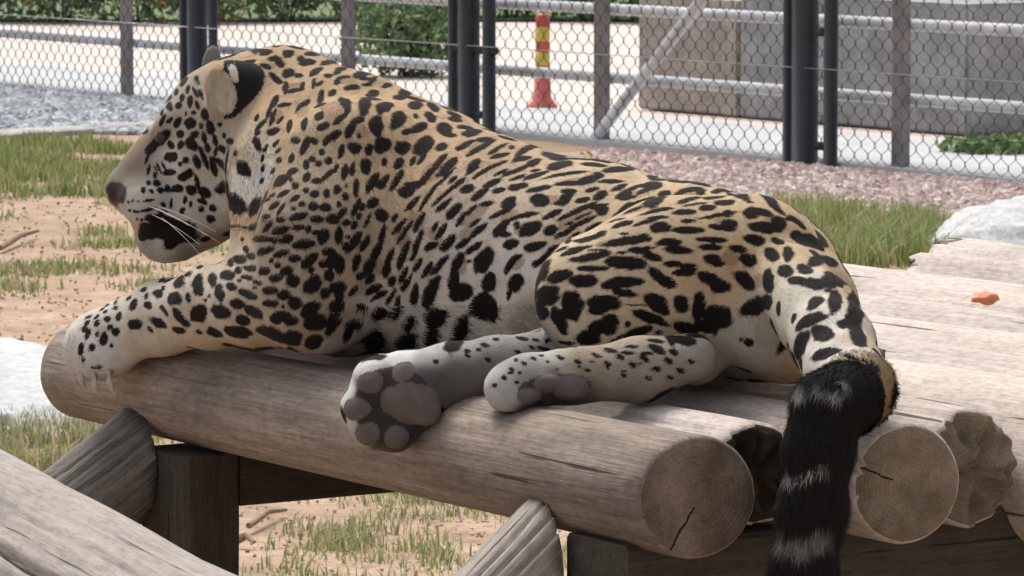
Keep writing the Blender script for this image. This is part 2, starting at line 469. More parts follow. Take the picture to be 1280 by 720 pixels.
o.matrix_world = Matrix.Translation(A0) @ Matrix((d, -e1, e2)).transposed().to_4x4()
tag(o, 'smooth silvery barkless log slanting to the ground in front of the deck', 'log')
sp = A0 + d * 0.16
h_st = sp.z - 0.112 / math.sqrt(max(1e-6, 1 - d.z * d.z)) + 0.05
me = log_mesh('stump', h_st, 0.11, 0.10, 55, (M_grey, M_end), 0.0, 0.0, ((1.0, 0, h_st, 0.005, 0.008), (2.2, 0, h_st, 0.005, 0.008)), nr=64, rough=0.05)
o = link('stump', me, None)
o.matrix_world = Matrix.Translation((sp.x, sp.y, -0.05)) @ Matrix.Rotation(-math.pi / 2, 4, 'Y')
tag(o, 'grey upright stump carrying the upper end of the slanting log', 'stump')
# ------------------------------------------------------------------ the jaguar
H = 0.0046                                   # voxel of the body surface
GLO = np.array([-0.70, -0.44, 5.20]); GHI = np.array([0.50, 0.36, 6.66])
GN = np.ceil((GHI - GLO) / H).astype(int)
BIG = 1.0
def cr_(px, py, d, r): return np.append(cc(px, py, d), r * d / FPX)
class Prim:
    def __init__(s, kind, a, b=None, wz=1.0, ax=None, flow=None, tag=None):
        s.kind, s.a, s.b, s.wz, s.ax, s.tag = kind, a, b, wz, ax, tag
        if flow is not None: s.flow = np.array(flow, float)
        elif kind == 'rc': s.flow = (b - a)[:3]
        else: s.flow = np.array([1.0, 0, 0])
        n = np.linalg.norm(s.flow); s.flow = s.flow / n if n > 0 else np.array([1.0, 0, 0])
    def box(s, pad):
        if s.kind == 'rc':
            lo = np.minimum(s.a[:3] - s.a[3], s.b[:3] - s.b[3]); hi = np.maximum(s.a[:3] + s.a[3], s.b[:3] + s.b[3])
        else:
            m = max(s.ax); lo = s.a - m; hi = s.a + m
        return lo - pad, hi + pad
    def d(s, X, Y, Z):
        if s.kind == 'rc':
            ba = (s.b - s.a)[:3]; l2 = float(ba @ ba) + 1e-12
            t = np.clip(((X - s.a[0]) * ba[0] + (Y - s.a[1]) * ba[1] + (Z - s.a[2]) * ba[2]) / l2, 0, 1)
            dx = X - s.a[0] - t * ba[0]; dy = Y - s.a[1] - t * ba[1]; dz = (Z - s.a[2] - t * ba[2]) / s.wz
            return np.sqrt(dx * dx + dy * dy + dz * dz) - (s.a[3] + t * (s.b[3] - s.a[3]))
        x, y, z = X - s.a[0], Y - s.a[1], Z - s.a[2]
        if s.b is not None:                   # rotation matrix rows
            R = s.b
            x, y, z = R[0, 0] * x + R[0, 1] * y + R[0, 2] * z, R[1, 0] * x + R[1, 1] * y + R[1, 2] * z, R[2, 0] * x + R[2, 1] * y + R[2, 2] * z
        rx, ry, rz = s.ax
        k0 = np.sqrt((x / rx) ** 2 + (y / ry) ** 2 + (z / rz) ** 2) + 1e-9
        k1 = np.sqrt((x / rx ** 2) ** 2 + (y / ry ** 2) ** 2 + (z / rz ** 2) ** 2) + 1e-9
        return k0 * (k0 - 1) / k1
def chain(pts, wz=1.0, tag=None, flow=None):
    q = [cr_(*p) for p in pts]
    return [Prim('rc', q[i], q[i + 1], wz, flow=flow, tag=tag) for i in range(len(q) - 1)]
def rotz(deg):                                # rotation in the survey plane, counter-clockwise seen in the photo
    c, s_ = math.cos(math.radians(deg)), math.sin(math.radians(deg))
    return np.array([[c, s_, 0], [-s_, c, 0], [0, 0, 1.0]])
def ell(px, py, d, rx, ry, rz, rot=0, tag=None, flow=None):
    k = d / FPX
    return Prim('el', cc(px, py, d), rotz(rot) if rot else None, ax=(rx * k, ry * k, rz * k), tag=tag, flow=flow)

torso = chain([(430, 212, 6.22, 116), (500, 268, 6.17, 142), (595, 313, 6.09, 141), (740, 338, 5.98, 132), (860, 350, 5.88, 116), (945, 366, 5.79, 107), (985, 390, 5.73, 90)], 0.92)
torso += chain([(460, 294, 6.17, 142), (600, 332, 6.07, 122)], 0.95)
neck = chain([(318, 162, 6.31, 94), (352, 163, 6.29, 100), (430, 208, 6.22, 114)], 0.85)
neck += chain([(372, 220, 6.2, 92), (372, 330, 6.15, 78), (420, 370, 6.12, 75)], 0.95, flow=(0.3, -1, 0))
shoulder = chain([(440, 215, 6.09, 88), (415, 310, 6.04, 92), (392, 372, 6.03, 64)], 0.8, flow=(0.25, -1, 0))
foreleg = chain([(398, 370, 6.03, 66), (330, 378, 6.11, 54), (265, 384, 6.19, 49), (205, 397, 6.28, 44), (158, 413, 6.33, 40)], 0.95)
foreleg += [ell(126, 424, 6.36, 46, 38, 46, 20, flow=(-0.9, -0.45, 0))]
foreleg += [ell(98, 440, 6.33, 18, 27, 17, -10, flow=(-0.2, -1, 0)), ell(113, 452, 6.315, 16, 24, 16, flow=(-0.2, -1, 0)), ell(133, 452, 6.31, 16, 22, 16, flow=(-0.1, -1, 0)), ell(152, 446, 6.31, 15, 18, 15, flow=(-0.1, -1, 0))]
far_fore = chain([(400, 350, 6.33, 62), (310, 402, 6.42, 42), (240, 415, 6.50, 34), (200, 424, 6.53, 32)], 1.0)
haunch = chain([(935, 338, 5.74, 96), (840, 345, 5.73, 92), (748, 370, 5.755, 80)], 0.8)
haunch += chain([(760, 395, 5.76, 52), (868, 440, 5.72, 42)], 0.9)
foot = chain([(866, 446, 5.645, 30), (800, 462, 5.630, 39), (715, 470, 5.625, 33), (668, 475, 5.62, 34)], 0.9)
foot += [ell(648, 480, 5.625, 42, 33, 34, 8, flow=(-1, 0, 0))]
foot += [ell(628, 487, 5.605, 21, 24, 22, flow=(-1, -0.2, 0)), ell(640, 500, 5.60, 20, 14, 18, flow=(-1, -0.2, 0))]
far_hind = chain([(790, 425, 5.86, 46), (690, 446, 5.80, 35), (620, 458, 5.755, 36), (565, 470, 5.73, 40), (520, 484, 5.715, 46)], 0.85)
far_hind += [ell(498, 496, 5.715, 60, 54, 30, 25, flow=(-1, -0.3, 0))]
far_hind += [ell(467, 474, 5.705, 26, 27, 25, 30, flow=(-1, 0.3, 0)), ell(449, 510, 5.705, 24, 25, 25, 10, flow=(-1, 0, 0)), ell(463, 538, 5.705, 24, 25, 25, flow=(-1, -0.5, 0)), ell(494, 544, 5.705, 24, 22, 25, flow=(-0.5, -1, 0))]
far_thigh = chain([(930, 400, 5.98, 90), (800, 410, 5.95, 70)], 0.8)
tail = chain([(984, 356, 5.68, 52), (1022, 396, 5.60, 50), (1042, 430, 5.53, 49), (1056, 466, 5.47, 46)], 0.95)
tail += chain([(1056, 466, 5.47, 46), (1072, 487, 5.42, 45), (1058, 502, 5.36, 42)], 1.0)
tail += chain([(1054, 498, 5.36, 42), (1034, 508, 5.325, 40), (1024, 560, 5.315, 41), (1016, 640, 5.31, 40), (1004, 720, 5.31, 39), (1000, 775, 5.315, 34), (1000, 800, 5.32, 22)], 1.0)
rump = [ell(925, 395, 5.70, 45, 55, 40, flow=(0.4, -1, 0)), ell(952, 425, 5.69, 36, 34, 36, flow=(0.2, -1, 0))]
pads_far = [ell(508, 475, 5.690, 21, 22, 12, 10, 'pad'), ell(514, 500, 5.686, 32, 29, 13, -20, 'pad'), ell(496, 498, 5.688, 20, 22, 12, 0, 'pad'), ell(532, 514, 5.687, 20, 19, 12, -30, 'pad'),
            ell(465, 478, 5.6895, 18, 15, 12, 15, 'pad'), ell(448, 511, 5.6895, 17, 15, 12, 0, 'pad'), ell(461, 540, 5.6895, 16, 15, 12, 0, 'pad'), ell(494, 545, 5.6895, 16, 14, 12, 0, 'pad')]
pads_near = [ell(655, 495, 5.594, 20, 10, 12, 5, 'pad'), ell(684, 478, 5.594, 18, 11, 11, 5, 'pad'), ell(713, 483, 5.599, 22, 17, 12, 0, 'pad')]
head = [ell(280, 158, 6.33, 78, 76, 80, flow=(1, 0.2, 0))]
head += chain([(258, 186, 6.33, 68), (215, 205, 6.33, 50), (185, 223, 6.33, 35), (163, 237, 6.33, 27)], 0.92, flow=(1, 0.5, 0))
head += [ell(150, 237, 6.33, 15, 16, 24, 0, flow=(1, 0.3, 0))]
head += [ell(185, 254, 6.29, 36, 30, 26, -15, flow=(1, -0.4, 0)), ell(185, 254, 6.37, 36, 30, 26, -15, flow=(1, -0.4, 0))]
head += [ell(192, 268, 6.33, 34, 26, 36, -30, flow=(1, -0.4, 0))]
head += chain([(290, 228, 6.31, 64), (250, 262, 6.32, 46), (215, 290, 6.33, 35), (200, 298, 6.33, 27)], 0.95, flow=(-1, -0.5, 0))
head += [ell(262, 205, 6.27, 50, 46, 34, flow=(0.8, -0.5, 0)), ell(300, 240, 6.27, 40, 46, 42, flow=(0.7, -0.7, 0))]
head += [ell(214, 152, 6.285, 24, 16, 20, 40, flow=(1, 0.5, 0)), ell(214, 152, 6.375, 24, 16, 20, 40, flow=(1, 0.5, 0))]
ear = [ell(298, 114, 6.222, 38, 38, 27, 0, 'ear', (0.2, 1, 0)), ell(280, 103, 6.215, 24, 26, 20, 0, 'ear', (0, 1, 0)), ell(276, 132, 6.235, 18, 30, 20, 0, 'ear', (0, 1, 0))]
rim_tip = ell(292, 91, 6.195, 5, 13, 14, 20)
ear_hole = [ell(270, 121, 6.178, 22, 37, 30, 8)]
far_ear = [ell(264, 82, 6.40, 13, 26, 7, -8, 'farear', (0, 1, 0))]
GROUPS = [(torso, 0.028, 0), (neck, 0.03, 0.035), (far_thigh, 0.04, 0.03), (far_fore, 0.03, 0.02), (shoulder, 0.03, 0.045), (foreleg, 0.022, 0.03),
          (haunch, 0.035, 0.012), (rump, 0.03, 0.02), (tail, 0.02, 0.018), (far_hind, 0.016, 0.010), (foot, 0.016, 0.007),
          (pads_far, 0.007, 0.003), (pads_near, 0.003, 0.003), (head, 0.022, 0.03), (ear, 0.012, 0.008), (far_ear, 0.01, 0.008)]
ALLP = [p for g in GROUPS for p in g[0]]
def smin(a, b, k):
    if k <= 0: return np.minimum(a, b)
    h = np.clip(0.5 + 0.5 * (b - a) / k, 0, 1)
    return b + (a - b) * h - k * h * (1 - h)
def sub(lo, hi):
    i0 = np.maximum(0, np.floor((lo - GLO) / H).astype(int)); i1 = np.minimum(GN, np.ceil((hi - GLO) / H).astype(int) + 1)
    ax = [(GLO[k] + H * np.arange(i0[k], i1[k])).astype(np.float32) for k in range(3)]
    return i0, i1, ax[0][:, None, None], ax[1][None, :, None], ax[2][None, None, :]
FLD = np.full(GN, BIG, dtype=np.float32)
for prims, k, kg in GROUPS:
    pad = 0.03 + max(k, kg)
    bx = [p.box(pad) for p in prims]
    lo = np.min([b[0] for b in bx], 0); hi = np.max([b[1] for b in bx], 0)
    g0, g1, _, _, _ = sub(lo, hi)
    G = np.full(g1 - g0, BIG, dtype=np.float32)
    for p, b in zip(prims, bx):
        i0, i1, X, Y, Z = sub(*b)
        sl = tuple(slice(i0[t] - g0[t], i1[t] - g0[t]) for t in range(3))
        G[sl] = smin(G[sl], p.d(X, Y, Z).astype(np.float32), k)
    sl = tuple(slice(g0[t], g1[t]) for t in range(3))
    FLD[sl] = smin(FLD[sl], G, kg)
for p in ear_hole:
    i0, i1, X, Y, Z = sub(*p.box(0.02))
    sl = tuple(slice(i0[t], i1[t]) for t in range(3))
    FLD[sl] = -smin(-FLD[sl], p.d(X, Y, Z).astype(np.float32), 0.006)

def surface_nets(Fd, lo, h):
    S = Fd < 0
    c = np.zeros(np.array(S.shape) - 1, dtype=np.uint8)
    offs = [(i, j, k) for i in (0, 1) for j in (0, 1) for k in (0, 1)]
    n = c.shape
    for (i, j, k) in offs: c += S[i:n[0] + i, j:n[1] + j, k:n[2] + k]
    idx = np.argwhere((c > 0) & (c < 8))
    vid = np.full(n, -1, dtype=np.int32); vid[tuple(idx.T)] = np.arange(len(idx))
    val = {o: Fd[idx[:, 0] + o[0], idx[:, 1] + o[1], idx[:, 2] + o[2]] for o in offs}
    acc = np.zeros((len(idx), 3)); cnt = np.zeros(len(idx))
    for o in offs:
        for ax in range(3):
            if o[ax] == 1: continue
            o2 = list(o); o2[ax] = 1; o2 = tuple(o2)
            a, b = val[o], val[o2]; m = (a < 0) != (b < 0)
            t = a[m] / (a[m] - b[m])
            q = np.tile(np.array(o, float), (m.sum(), 1)); q[:, ax] += t
            acc[m] += q; cnt[m] += 1
    V = lo + h * (idx + acc / cnt[:, None])
    quads = []
    for ax in range(3):
        sl0 = [slice(None)] * 3; sl1 = [slice(None)] * 3
        sl0[ax] = slice(0, -1); sl1[ax] = slice(1, None)
        d = S[tuple(sl0)] != S[tuple(sl1)]
        e = np.argwhere(d)
        u, v = (ax + 1) % 3, (ax + 2) % 3
        ok = (e[:, u] > 0) & (e[:, v] > 0) & (e[:, u] < S.shape[u] - 1) & (e[:, v] < S.shape[v] - 1)
        e = e[ok]
        def cell(du, dv):
            q = e.copy(); q[:, u] -= du; q[:, v] -= dv
            return vid[tuple(q.T)]
        Q = np.stack([cell(1, 1), cell(0, 1), cell(0, 0), cell(1, 0)], 1)
        flip = ~S[tuple(e.T)]
        Q[flip] = Q[flip][:, ::-1]
        quads.append(Q)
    return V, np.concatenate(quads)
BV, BF = surface_nets(FLD, GLO, H)
del FLD
# one refinement step, then light smoothing of the voxel steps
def refine(V, Q):
    e = np.sort(np.concatenate([Q[:, [0, 1]], Q[:, [1, 2]], Q[:, [2, 3]], Q[:, [3, 0]]]), 1).astype(np.int64)
    key = e[:, 0] * len(V) + e[:, 1]
    uk, inv = np.unique(key, return_inverse=True)
    mids = 0.5 * (V[uk // len(V)] + V[uk % len(V)])
    nq = len(Q); m = inv.reshape(4, nq) + len(V)
    c = np.arange(nq) + len(V) + len(mids)
    V2 = np.concatenate([V, mids, V[Q].mean(1)])
    Q2 = np.concatenate([np.stack([Q[:, 0], m[0], c, m[3]], 1), np.stack([Q[:, 1], m[1], c, m[0]], 1), np.stack([Q[:, 2], m[2], c, m[1]], 1), np.stack([Q[:, 3], m[3], c, m[2]], 1)])
    return V2, Q2.astype(np.int32)
BV, BF = refine(BV, BF)
ed = np.concatenate([BF[:, [0, 1]], BF[:, [1, 2]], BF[:, [2, 3]], BF[:, [3, 0]]])
deg = np.bincount(ed[:, 0], minlength=len(BV)) + np.bincount(ed[:, 1], minlength=len(BV))
def nb_mean(A):
    out = np.zeros_like(A)
    for k in range(A.shape[1]):
        out[:, k] = np.bincount(ed[:, 0], A[ed[:, 1], k], len(BV)) + np.bincount(ed[:, 1], A[ed[:, 0], k], len(BV))
    return out / np.maximum(deg, 1)[:, None]
for _ in range(5):
    BV = BV + 0.5 * (nb_mean(BV) - BV); BV = BV - 0.48 * (nb_mean(BV) - BV) * 0.9
# flow of the coat and special zones, from the nearest body masses
FLOW = np.zeros_like(BV); zone = np.zeros(len(BV), dtype=int)     # 1 pad, 2 ear back, 3 ear inside, 4 far ear
near_pad = np.full(len(BV), 9.0)
X, Y, Z = BV[:, 0], BV[:, 1], BV[:, 2]
for p in ALLP:
    dd = p.d(X, Y, Z)
    FLOW += np.exp(-np.maximum(dd, 0) / 0.012)[:, None] * p.flow
    if p.tag == 'pad': zone[dd < 0.0018] = 1; near_pad = np.minimum(near_pad, dd)
    if p.tag == 'ear': zone[(dd < 0.0035) & (X > cc(279 - 0.0, 0, 6.2)[0])] = 2
    if p.tag == 'farear': zone[(dd < 0.003)] = 4
soles = np.minimum(ell(492, 507, 5.68, 50, 50, 30).d(X, Y, Z), ell(688, 487, 5.60, 52, 20, 30, 8).d(X, Y, Z))
zone[(near_pad < 0.012) & (soles < 0.0) & (zone == 0)] = 5
zone[(rim_tip.d(X, Y, Z) < 0) & (zone == 2)] = 6
for p in ear_hole:
    dd = p.d(X, Y, Z); zone[(dd < 0.005) & ((zone == 2) | (dd < 0.003))] = 3
def unit(A): return A / (np.linalg.norm(A, axis=1, keepdims=True) + 1e-9)
# face normals -> vertex normals (survey frame)
tri_n = np.cross(BV[BF[:, 2]] - BV[BF[:, 0]], BV[BF[:, 3]] - BV[BF[:, 1]])
BN = np.zeros_like(BV)
for k in range(4):
    for t in range(3): BN[:, t] += np.bincount(BF[:, k], tri_n[:, t], len(BV))
BN = unit(BN)
if np.mean(np.einsum('ij,ij->i', BN, BV - BV.mean(0))) < 0:
    BF = BF[:, ::-1]; BN = -BN
for _ in range(2): BN = unit(nb_mean(BN) + BN)
for _ in range(8): FLOW = FLOW + nb_mean(FLOW)
FLOW = FLOW + 0.0
FLOW = unit(FLOW - BN * np.einsum('ij,ij->i', FLOW, BN)[:, None])
# coat markings: each mark measured as (x, y, half length, half width, slant) in fifths of a pixel within a patch of the coat,
# then carried onto the body surface so that it belongs to the skin
MARKS = {
 (130, 50): """500 230 28 14 50;580 250 30 13 -70;605 340 35 11 -65;523 305 27 13 80;567 322 32 12 -65;450 322 22 12 75;487 275 20 12 40;400 350 30 16 55;487 360 24 15 75;537 385 40 17 85;465 408 24 20 60;405 410 26 19 85;583 408 27 13 -75;342 390 18 12 70;360 430 20 9 70;632 465 35 22 -80;365 500 38 14 65;408 505 24 14 40;460 515 35 20 60;540 520 36 34 0;605 537 22 12 -80;665 545 42 24 -75;722 527 18 14 0;513 460 14 7 80;560 455 16 14 0;478 590 24 24 0;565 590 28 22 30;545 650 45 32 -50;480 655 28 18 70;420 658 28 18 -60;360 625 58 24 40;310 680 38 16 50;255 555 22 10 30;625 610 38 16 -80;647 672 28 16 -80;695 630 38 16 -80;745 685 28 20 -50;698 695 30 13 80;750 597 18 12 -75;787 633 22 20 0;607 695 28 14 -70;820 705 18 14 70;290 440 30 7 60;270 490 30 7 60;430 712 25 10 0""",
 (300, 50): """130 25 60 12 0;85 60 30 20 -30;160 78 40 16 15;230 35 30 10 10;300 82 38 22 5;240 135 45 22 -55;205 120 30 16 0;45 150 30 14 -20;90 180 50 18 -25;160 165 35 16 -20;220 240 50 20 -40;300 205 38 28 20;370 222 26 14 5;380 115 22 22 0;425 138 50 20 5;475 195 48 18 30;550 222 28 13 0;450 85 45 12 -5;585 138 70 14 -3;630 180 42 16 20;610 255 28 18 60;650 232 45 10 5;700 295 48 17 8;770 188 60 16 5;780 240 35 11 0;830 245 35 16 40;790 278 30 10 0;460 272 32 14 80;500 270 30 11 35;285 300 35 20 80;340 315 55 13 10;390 285 25 14 70;505 360 45 20 80;575 330 30 18 30;650 378 38 24 -20;670 430 35 20 75;625 490 55 20 35;495 472 32 24 30;520 538 42 22 20;780 395 48 36 70;825 340 40 22 15;885 415 35 24 0;690 560 55 28 60;740 500 45 20 15;850 535 60 42 -80;745 600 16 16 0;875 660 50 36 90;715 675 42 34 -30;805 685 38 24 80;410 395 38 16 35;370 420 40 11 50;400 520 40 18 75;310 540 38 16 75;345 625 28 22 0;600 590 38 26 35;540 630 35 20 60;460 630 28 20 -30;405 665 60 22 65;635 690 38 18 80;510 700 20 18 0;215 385 45 20 65;275 405 42 14 10;205 480 55 14 70;250 500 30 11 50;210 572 40 22 20;105 485 25 12 60;130 530 50 14 45;110 580 25 14 40;105 645 45 22 -70;225 645 32 11 45;160 675 25 11 60;240 690 22 11 45;185 440 55 13 70""",
 (470, 90): """70 82 32 16 10;180 130 45 30 25;125 160 22 14 0;55 213 52 30 20;245 208 45 25 0;355 215 45 20 -35;340 278 38 24 -35;140 293 58 43 65;248 275 16 15 0;200 370 40 20 10;275 345 52 26 25;8 330 60 33 90;430 355 48 36 -10;470 395 35 13 0;45 458 55 40 35;165 473 46 38 0;300 460 70 44 40;230 555 32 16 65;285 545 40 14 50;408 468 38 22 15;490 262 50 11 -20;495 295 45 15 -10;640 320 40 11 -25;560 345 50 13 -5;600 375 60 22 10;560 455 60 17 30;520 475 25 14 20;680 420 50 15 0;690 450 70 15 30;620 490 60 16 30;740 490 50 14 30;760 475 70 12 30;848 470 18 14 0;775 522 60 14 12;610 580 55 24 40;600 615 50 13 35;450 590 75 25 45;400 550 60 18 45;475 560 40 18 40;730 590 100 12 25;780 625 45 11 25;850 625 60 13 20;880 545 25 15 20;330 640 110 16 48;240 700 70 17 5;140 575 38 26 60;50 563 26 17 80;480 670 35 13 40;520 690 45 16 40;430 660 90 9 45;720 690 60 14 25""",
 (130, 190): """415 35 35 30 0;510 50 20 20 0;475 75 15 14 0;410 128 32 19 0;505 150 46 28 20;535 125 15 22 0;580 185 42 17 -75;330 195 24 19 -30;395 230 20 24 0;355 240 24 19 -20;460 228 36 23 0;543 238 34 29 -30;628 255 42 29 -30;580 60 45 23 -70;630 50 60 17 -70;685 95 60 20 -75;740 80 50 14 -60;245 237 20 13 90;297 245 18 12 -30;278 192 14 18 0;318 145 22 13 90;280 110 35 9 80;270 40 40 10 70;345 105 35 7 -65;375 90 30 7 -65;325 110 25 6 -65;280 303 38 9 10;215 310 9 8 0;180 308 9 8 0;150 312 9 7 0;235 370 58 8 8;300 355 35 8 12;190 370 11 9 0;160 365 10 8 0;205 418 9 11 0;235 424 10 10 0;265 420 10 10 0;370 330 22 13 -30;370 375 30 11 -5;420 322 30 9 85;508 300 25 13 80;540 325 20 12 80;490 365 25 17 60;615 308 32 17 -25;610 355 17 19 0;678 350 22 23 0;670 415 26 24 0;750 220 38 26 80;815 320 72 46 -55;870 100 52 38 -60;800 462 60 9 -5;635 545 32 15 20;480 490 105 62 -15;420 560 45 46 0;300 500 85 38 10;240 530 28 26 0;255 480 38 22 -20;370 430 60 28 -20;400 470 88 46 0""",
 (300, 190): """320 38 32 17 70;243 50 18 18 0;140 40 25 12 75;142 100 25 13 75;137 178 22 12 55;205 118 22 11 65;555 55 24 25 0;490 72 20 20 0;455 45 20 18 0;510 10 18 12 0;412 78 30 20 90;630 18 28 15 55;325 120 35 20 20;250 180 48 28 40;415 158 32 22 70;345 210 20 21 -30;315 165 20 13 -60;480 178 32 18 15;545 145 60 16 40;600 100 30 15 70;655 125 48 23 80;705 105 45 18 80;785 88 50 34 -85;825 190 60 30 60;800 240 25 14 70;880 205 30 30 0;270 258 42 15 30;200 268 22 10 30;347 285 32 17 35;413 238 20 17 0;468 262 28 23 0;540 260 28 19 85;605 235 24 27 0;665 210 16 9 80;725 222 52 19 88;658 278 22 25 0;100 340 60 32 60;165 300 20 10 30;213 335 38 17 35;253 358 45 13 55;390 325 22 19 0;457 340 30 27 0;537 347 36 24 -10;617 325 20 15 80;332 352 18 12 0;160 402 28 14 10;253 423 28 17 0;360 403 55 23 15;478 420 38 23 -5;580 420 40 30 0;635 385 45 20 45;725 345 55 20 65;765 345 25 17 60;830 320 38 32 30;880 385 40 34 0;800 420 50 13 65;745 402 22 15 60;662 442 24 21 60;712 458 28 23 60;170 465 45 16 55;87 467 28 19 45;248 490 55 26 20;365 472 38 19 5;428 480 20 23 0;472 503 22 19 0;518 528 50 34 70;617 520 52 26 88;673 530 14 14 0;107 543 58 20 0;292 545 46 26 25;398 578 66 30 8;215 563 14 14 0;38 608 18 21 0;150 618 55 23 15;75 650 22 21 0;250 635 52 20 15;342 663 38 25 0;555 622 45 25 0;715 560 80 28 55;670 590 35 28 0;780 570 60 20 65;440 670 60 27 40;410 695 30 23 0;525 695 30 19 0;620 680 50 28 -60;730 680 45 25 70;840 640 90 22 65;15 545 12 13 0;15 670 15 20 0;235 705 25 11 0;195 680 14 15 0""",
 (470, 210): """50 85 55 20 55;130 75 75 22 60;190 145 55 35 10;300 60 80 13 52;225 225 65 18 45;330 170 110 14 55;410 25 45 13 40;440 55 60 9 45;480 75 40 11 40;450 145 130 13 40;420 235 60 18 40;485 270 60 27 50;370 365 38 14 60;405 400 60 20 55;340 490 45 23 25;450 470 65 28 50;570 130 45 26 20;660 30 60 13 30;650 160 65 22 35;740 95 45 13 30;765 140 40 16 12;865 122 40 22 10;770 30 40 10 30;840 30 60 11 22;880 65 50 8 15;530 320 50 18 60;590 265 50 16 40;690 222 45 16 10;620 340 45 14 35;640 390 65 20 40;545 470 55 20 35;825 215 50 27 35;780 280 75 16 25;770 390 50 32 50;800 350 45 20 35;870 310 50 13 25;840 475 50 30 15;800 415 40 19 0;40 300 40 38 0;35 430 80 18 75;15 520 60 16 70;115 310 30 14 60;145 365 65 16 50;180 400 90 14 55;265 345 70 18 62;255 480 95 20 72;170 545 90 22 70;90 560 70 14 70;65 640 45 26 75;260 610 50 18 60;315 640 60 16 58;395 605 75 20 48;610 500 65 20 35;510 600 70 23 60;490 690 50 28 80;670 580 85 50 60;580 585 20 11 20;840 600 65 22 60;880 560 40 14 30;715 692 40 30 90;870 690 40 28 30;100 700 28 17 60;175 665 50 15 65;375 700 35 18 35;210 690 40 9 60""",
 (640, 170): """110 70 90 16 18;65 140 60 15 10;135 165 45 20 20;50 205 70 15 25;260 100 70 18 -10;300 120 50 13 0;420 122 90 6 -3;300 180 80 22 12;150 215 35 9 8;150 245 80 15 18;40 255 45 9 20;510 178 75 13 -5;670 205 95 17 3;340 235 130 11 8;370 295 100 15 3;480 270 80 24 15;540 240 35 13 -10;45 315 55 18 15;165 330 75 16 12;170 400 60 38 0;335 385 60 30 50;350 345 45 17 0;300 415 40 16 10;620 282 80 13 0;500 335 45 14 12;550 370 45 26 25;670 320 55 16 20;440 400 48 17 12;700 370 50 26 20;760 325 90 12 22;860 300 50 16 15;830 340 60 14 20;730 385 50 13 15;700 450 55 15 40;780 415 110 10 20;760 460 60 11 20;870 420 50 14 22;860 480 60 7 10;650 490 25 9 30;80 495 85 16 10;110 580 75 40 25;30 560 20 28 0;250 490 65 18 25;240 590 45 30 30;400 470 130 16 25;520 440 80 14 10;560 460 38 36 0;400 560 140 16 28;320 610 55 18 25;480 520 60 12 25;360 545 30 11 20;440 500 60 9 25;510 565 60 13 30;480 640 90 16 15;560 610 35 18 15;380 630 50 12 35;350 655 25 11 30;690 550 65 16 15;650 525 50 6 15;830 540 75 11 15;885 580 20 21 0;700 610 30 9 0;720 655 145 26 8;830 630 30 24 0;800 705 80 14 5;10 670 25 26 0;140 690 65 28 15;250 700 40 11 25;310 705 40 9 25;430 700 70 11 10;540 712 60 8 0;8 415 35 14 90""",
 (810, 190): """40 155 45 13 -5;40 205 45 22 5;200 180 80 15 -5;480 218 60 11 -5;560 230 50 8 -5;420 250 30 10 0;260 235 85 16 12;190 265 55 18 40;260 295 70 14 15;330 250 30 20 30;100 260 40 20 10;40 295 70 26 20;20 330 45 11 15;570 265 60 16 -8;420 282 75 8 5;640 312 25 8 -10;480 315 65 18 3;300 325 70 7 8;375 348 50 19 5;80 360 80 12 8;230 375 70 17 3;60 408 65 11 3;440 395 105 12 10;500 385 38 22 10;430 470 50 18 -10;505 460 55 36 0;250 432 45 13 0;80 470 62 33 5;250 488 95 23 0;130 562 72 22 3;190 612 88 26 -5;400 548 95 17 -3;395 595 68 21 0;650 380 50 36 -5;720 375 60 23 -15;740 470 100 32 -5;820 440 50 36 -20;760 290 70 20 -35;800 350 65 16 -35;670 550 65 32 -15;815 560 40 19 -20;775 640 48 36 -35;875 635 45 32 80;400 668 55 30 -5;440 700 35 19 0;565 605 55 23 -10;630 675 52 38 -10;160 700 55 22 0;880 420 20 11 -20""",
 (950, 240): """240 190 70 15 -38;230 275 40 32 -20;310 310 90 40 -20;370 345 40 18 -30;350 430 45 30 0;430 430 60 25 -25;160 495 50 36 -10;48 555 70 33 90;280 485 48 28 -10;230 550 60 25 0;340 570 72 35 -5;480 530 75 35 -20;345 690 60 29 35;470 675 50 44 90;590 680 60 40 90""",
 (80, 330): """625 70 35 11 30;500 158 20 14 30;515 200 22 11 75;590 185 28 26 0;620 150 12 17 0;715 105 45 26 55;745 115 14 15 0;775 20 28 12 25;850 12 22 14 20;835 125 65 30 80;850 170 25 29 0;787 65 14 9 70;405 212 20 9 40;435 250 38 23 70;527 258 28 23 -20;685 215 42 38 30;775 207 30 17 -85;885 228 10 14 0;630 295 35 12 -60;610 270 14 13 0;725 335 75 24 -50;845 310 50 54 -20;325 275 15 13 0;343 328 27 18 70;270 343 22 18 20;205 370 24 16 70;445 377 42 31 0;595 370 55 25 -30;540 410 25 12 -55;715 415 42 20 -15;845 425 20 13 -20;145 365 24 13 40;155 330 24 9 25;130 410 18 21 0;150 440 35 14 65;290 395 17 17 0;325 422 26 24 0;210 438 14 15 0;250 468 40 24 80;105 530 40 17 80;175 520 20 21 0;298 512 12 13 0;120 595 12 17 0;260 297 16 9 30;205 330 22 8 40;240 280 18 7 35;205 645 35 11 5;270 255 18 7 35;325 235 18 7 50""",
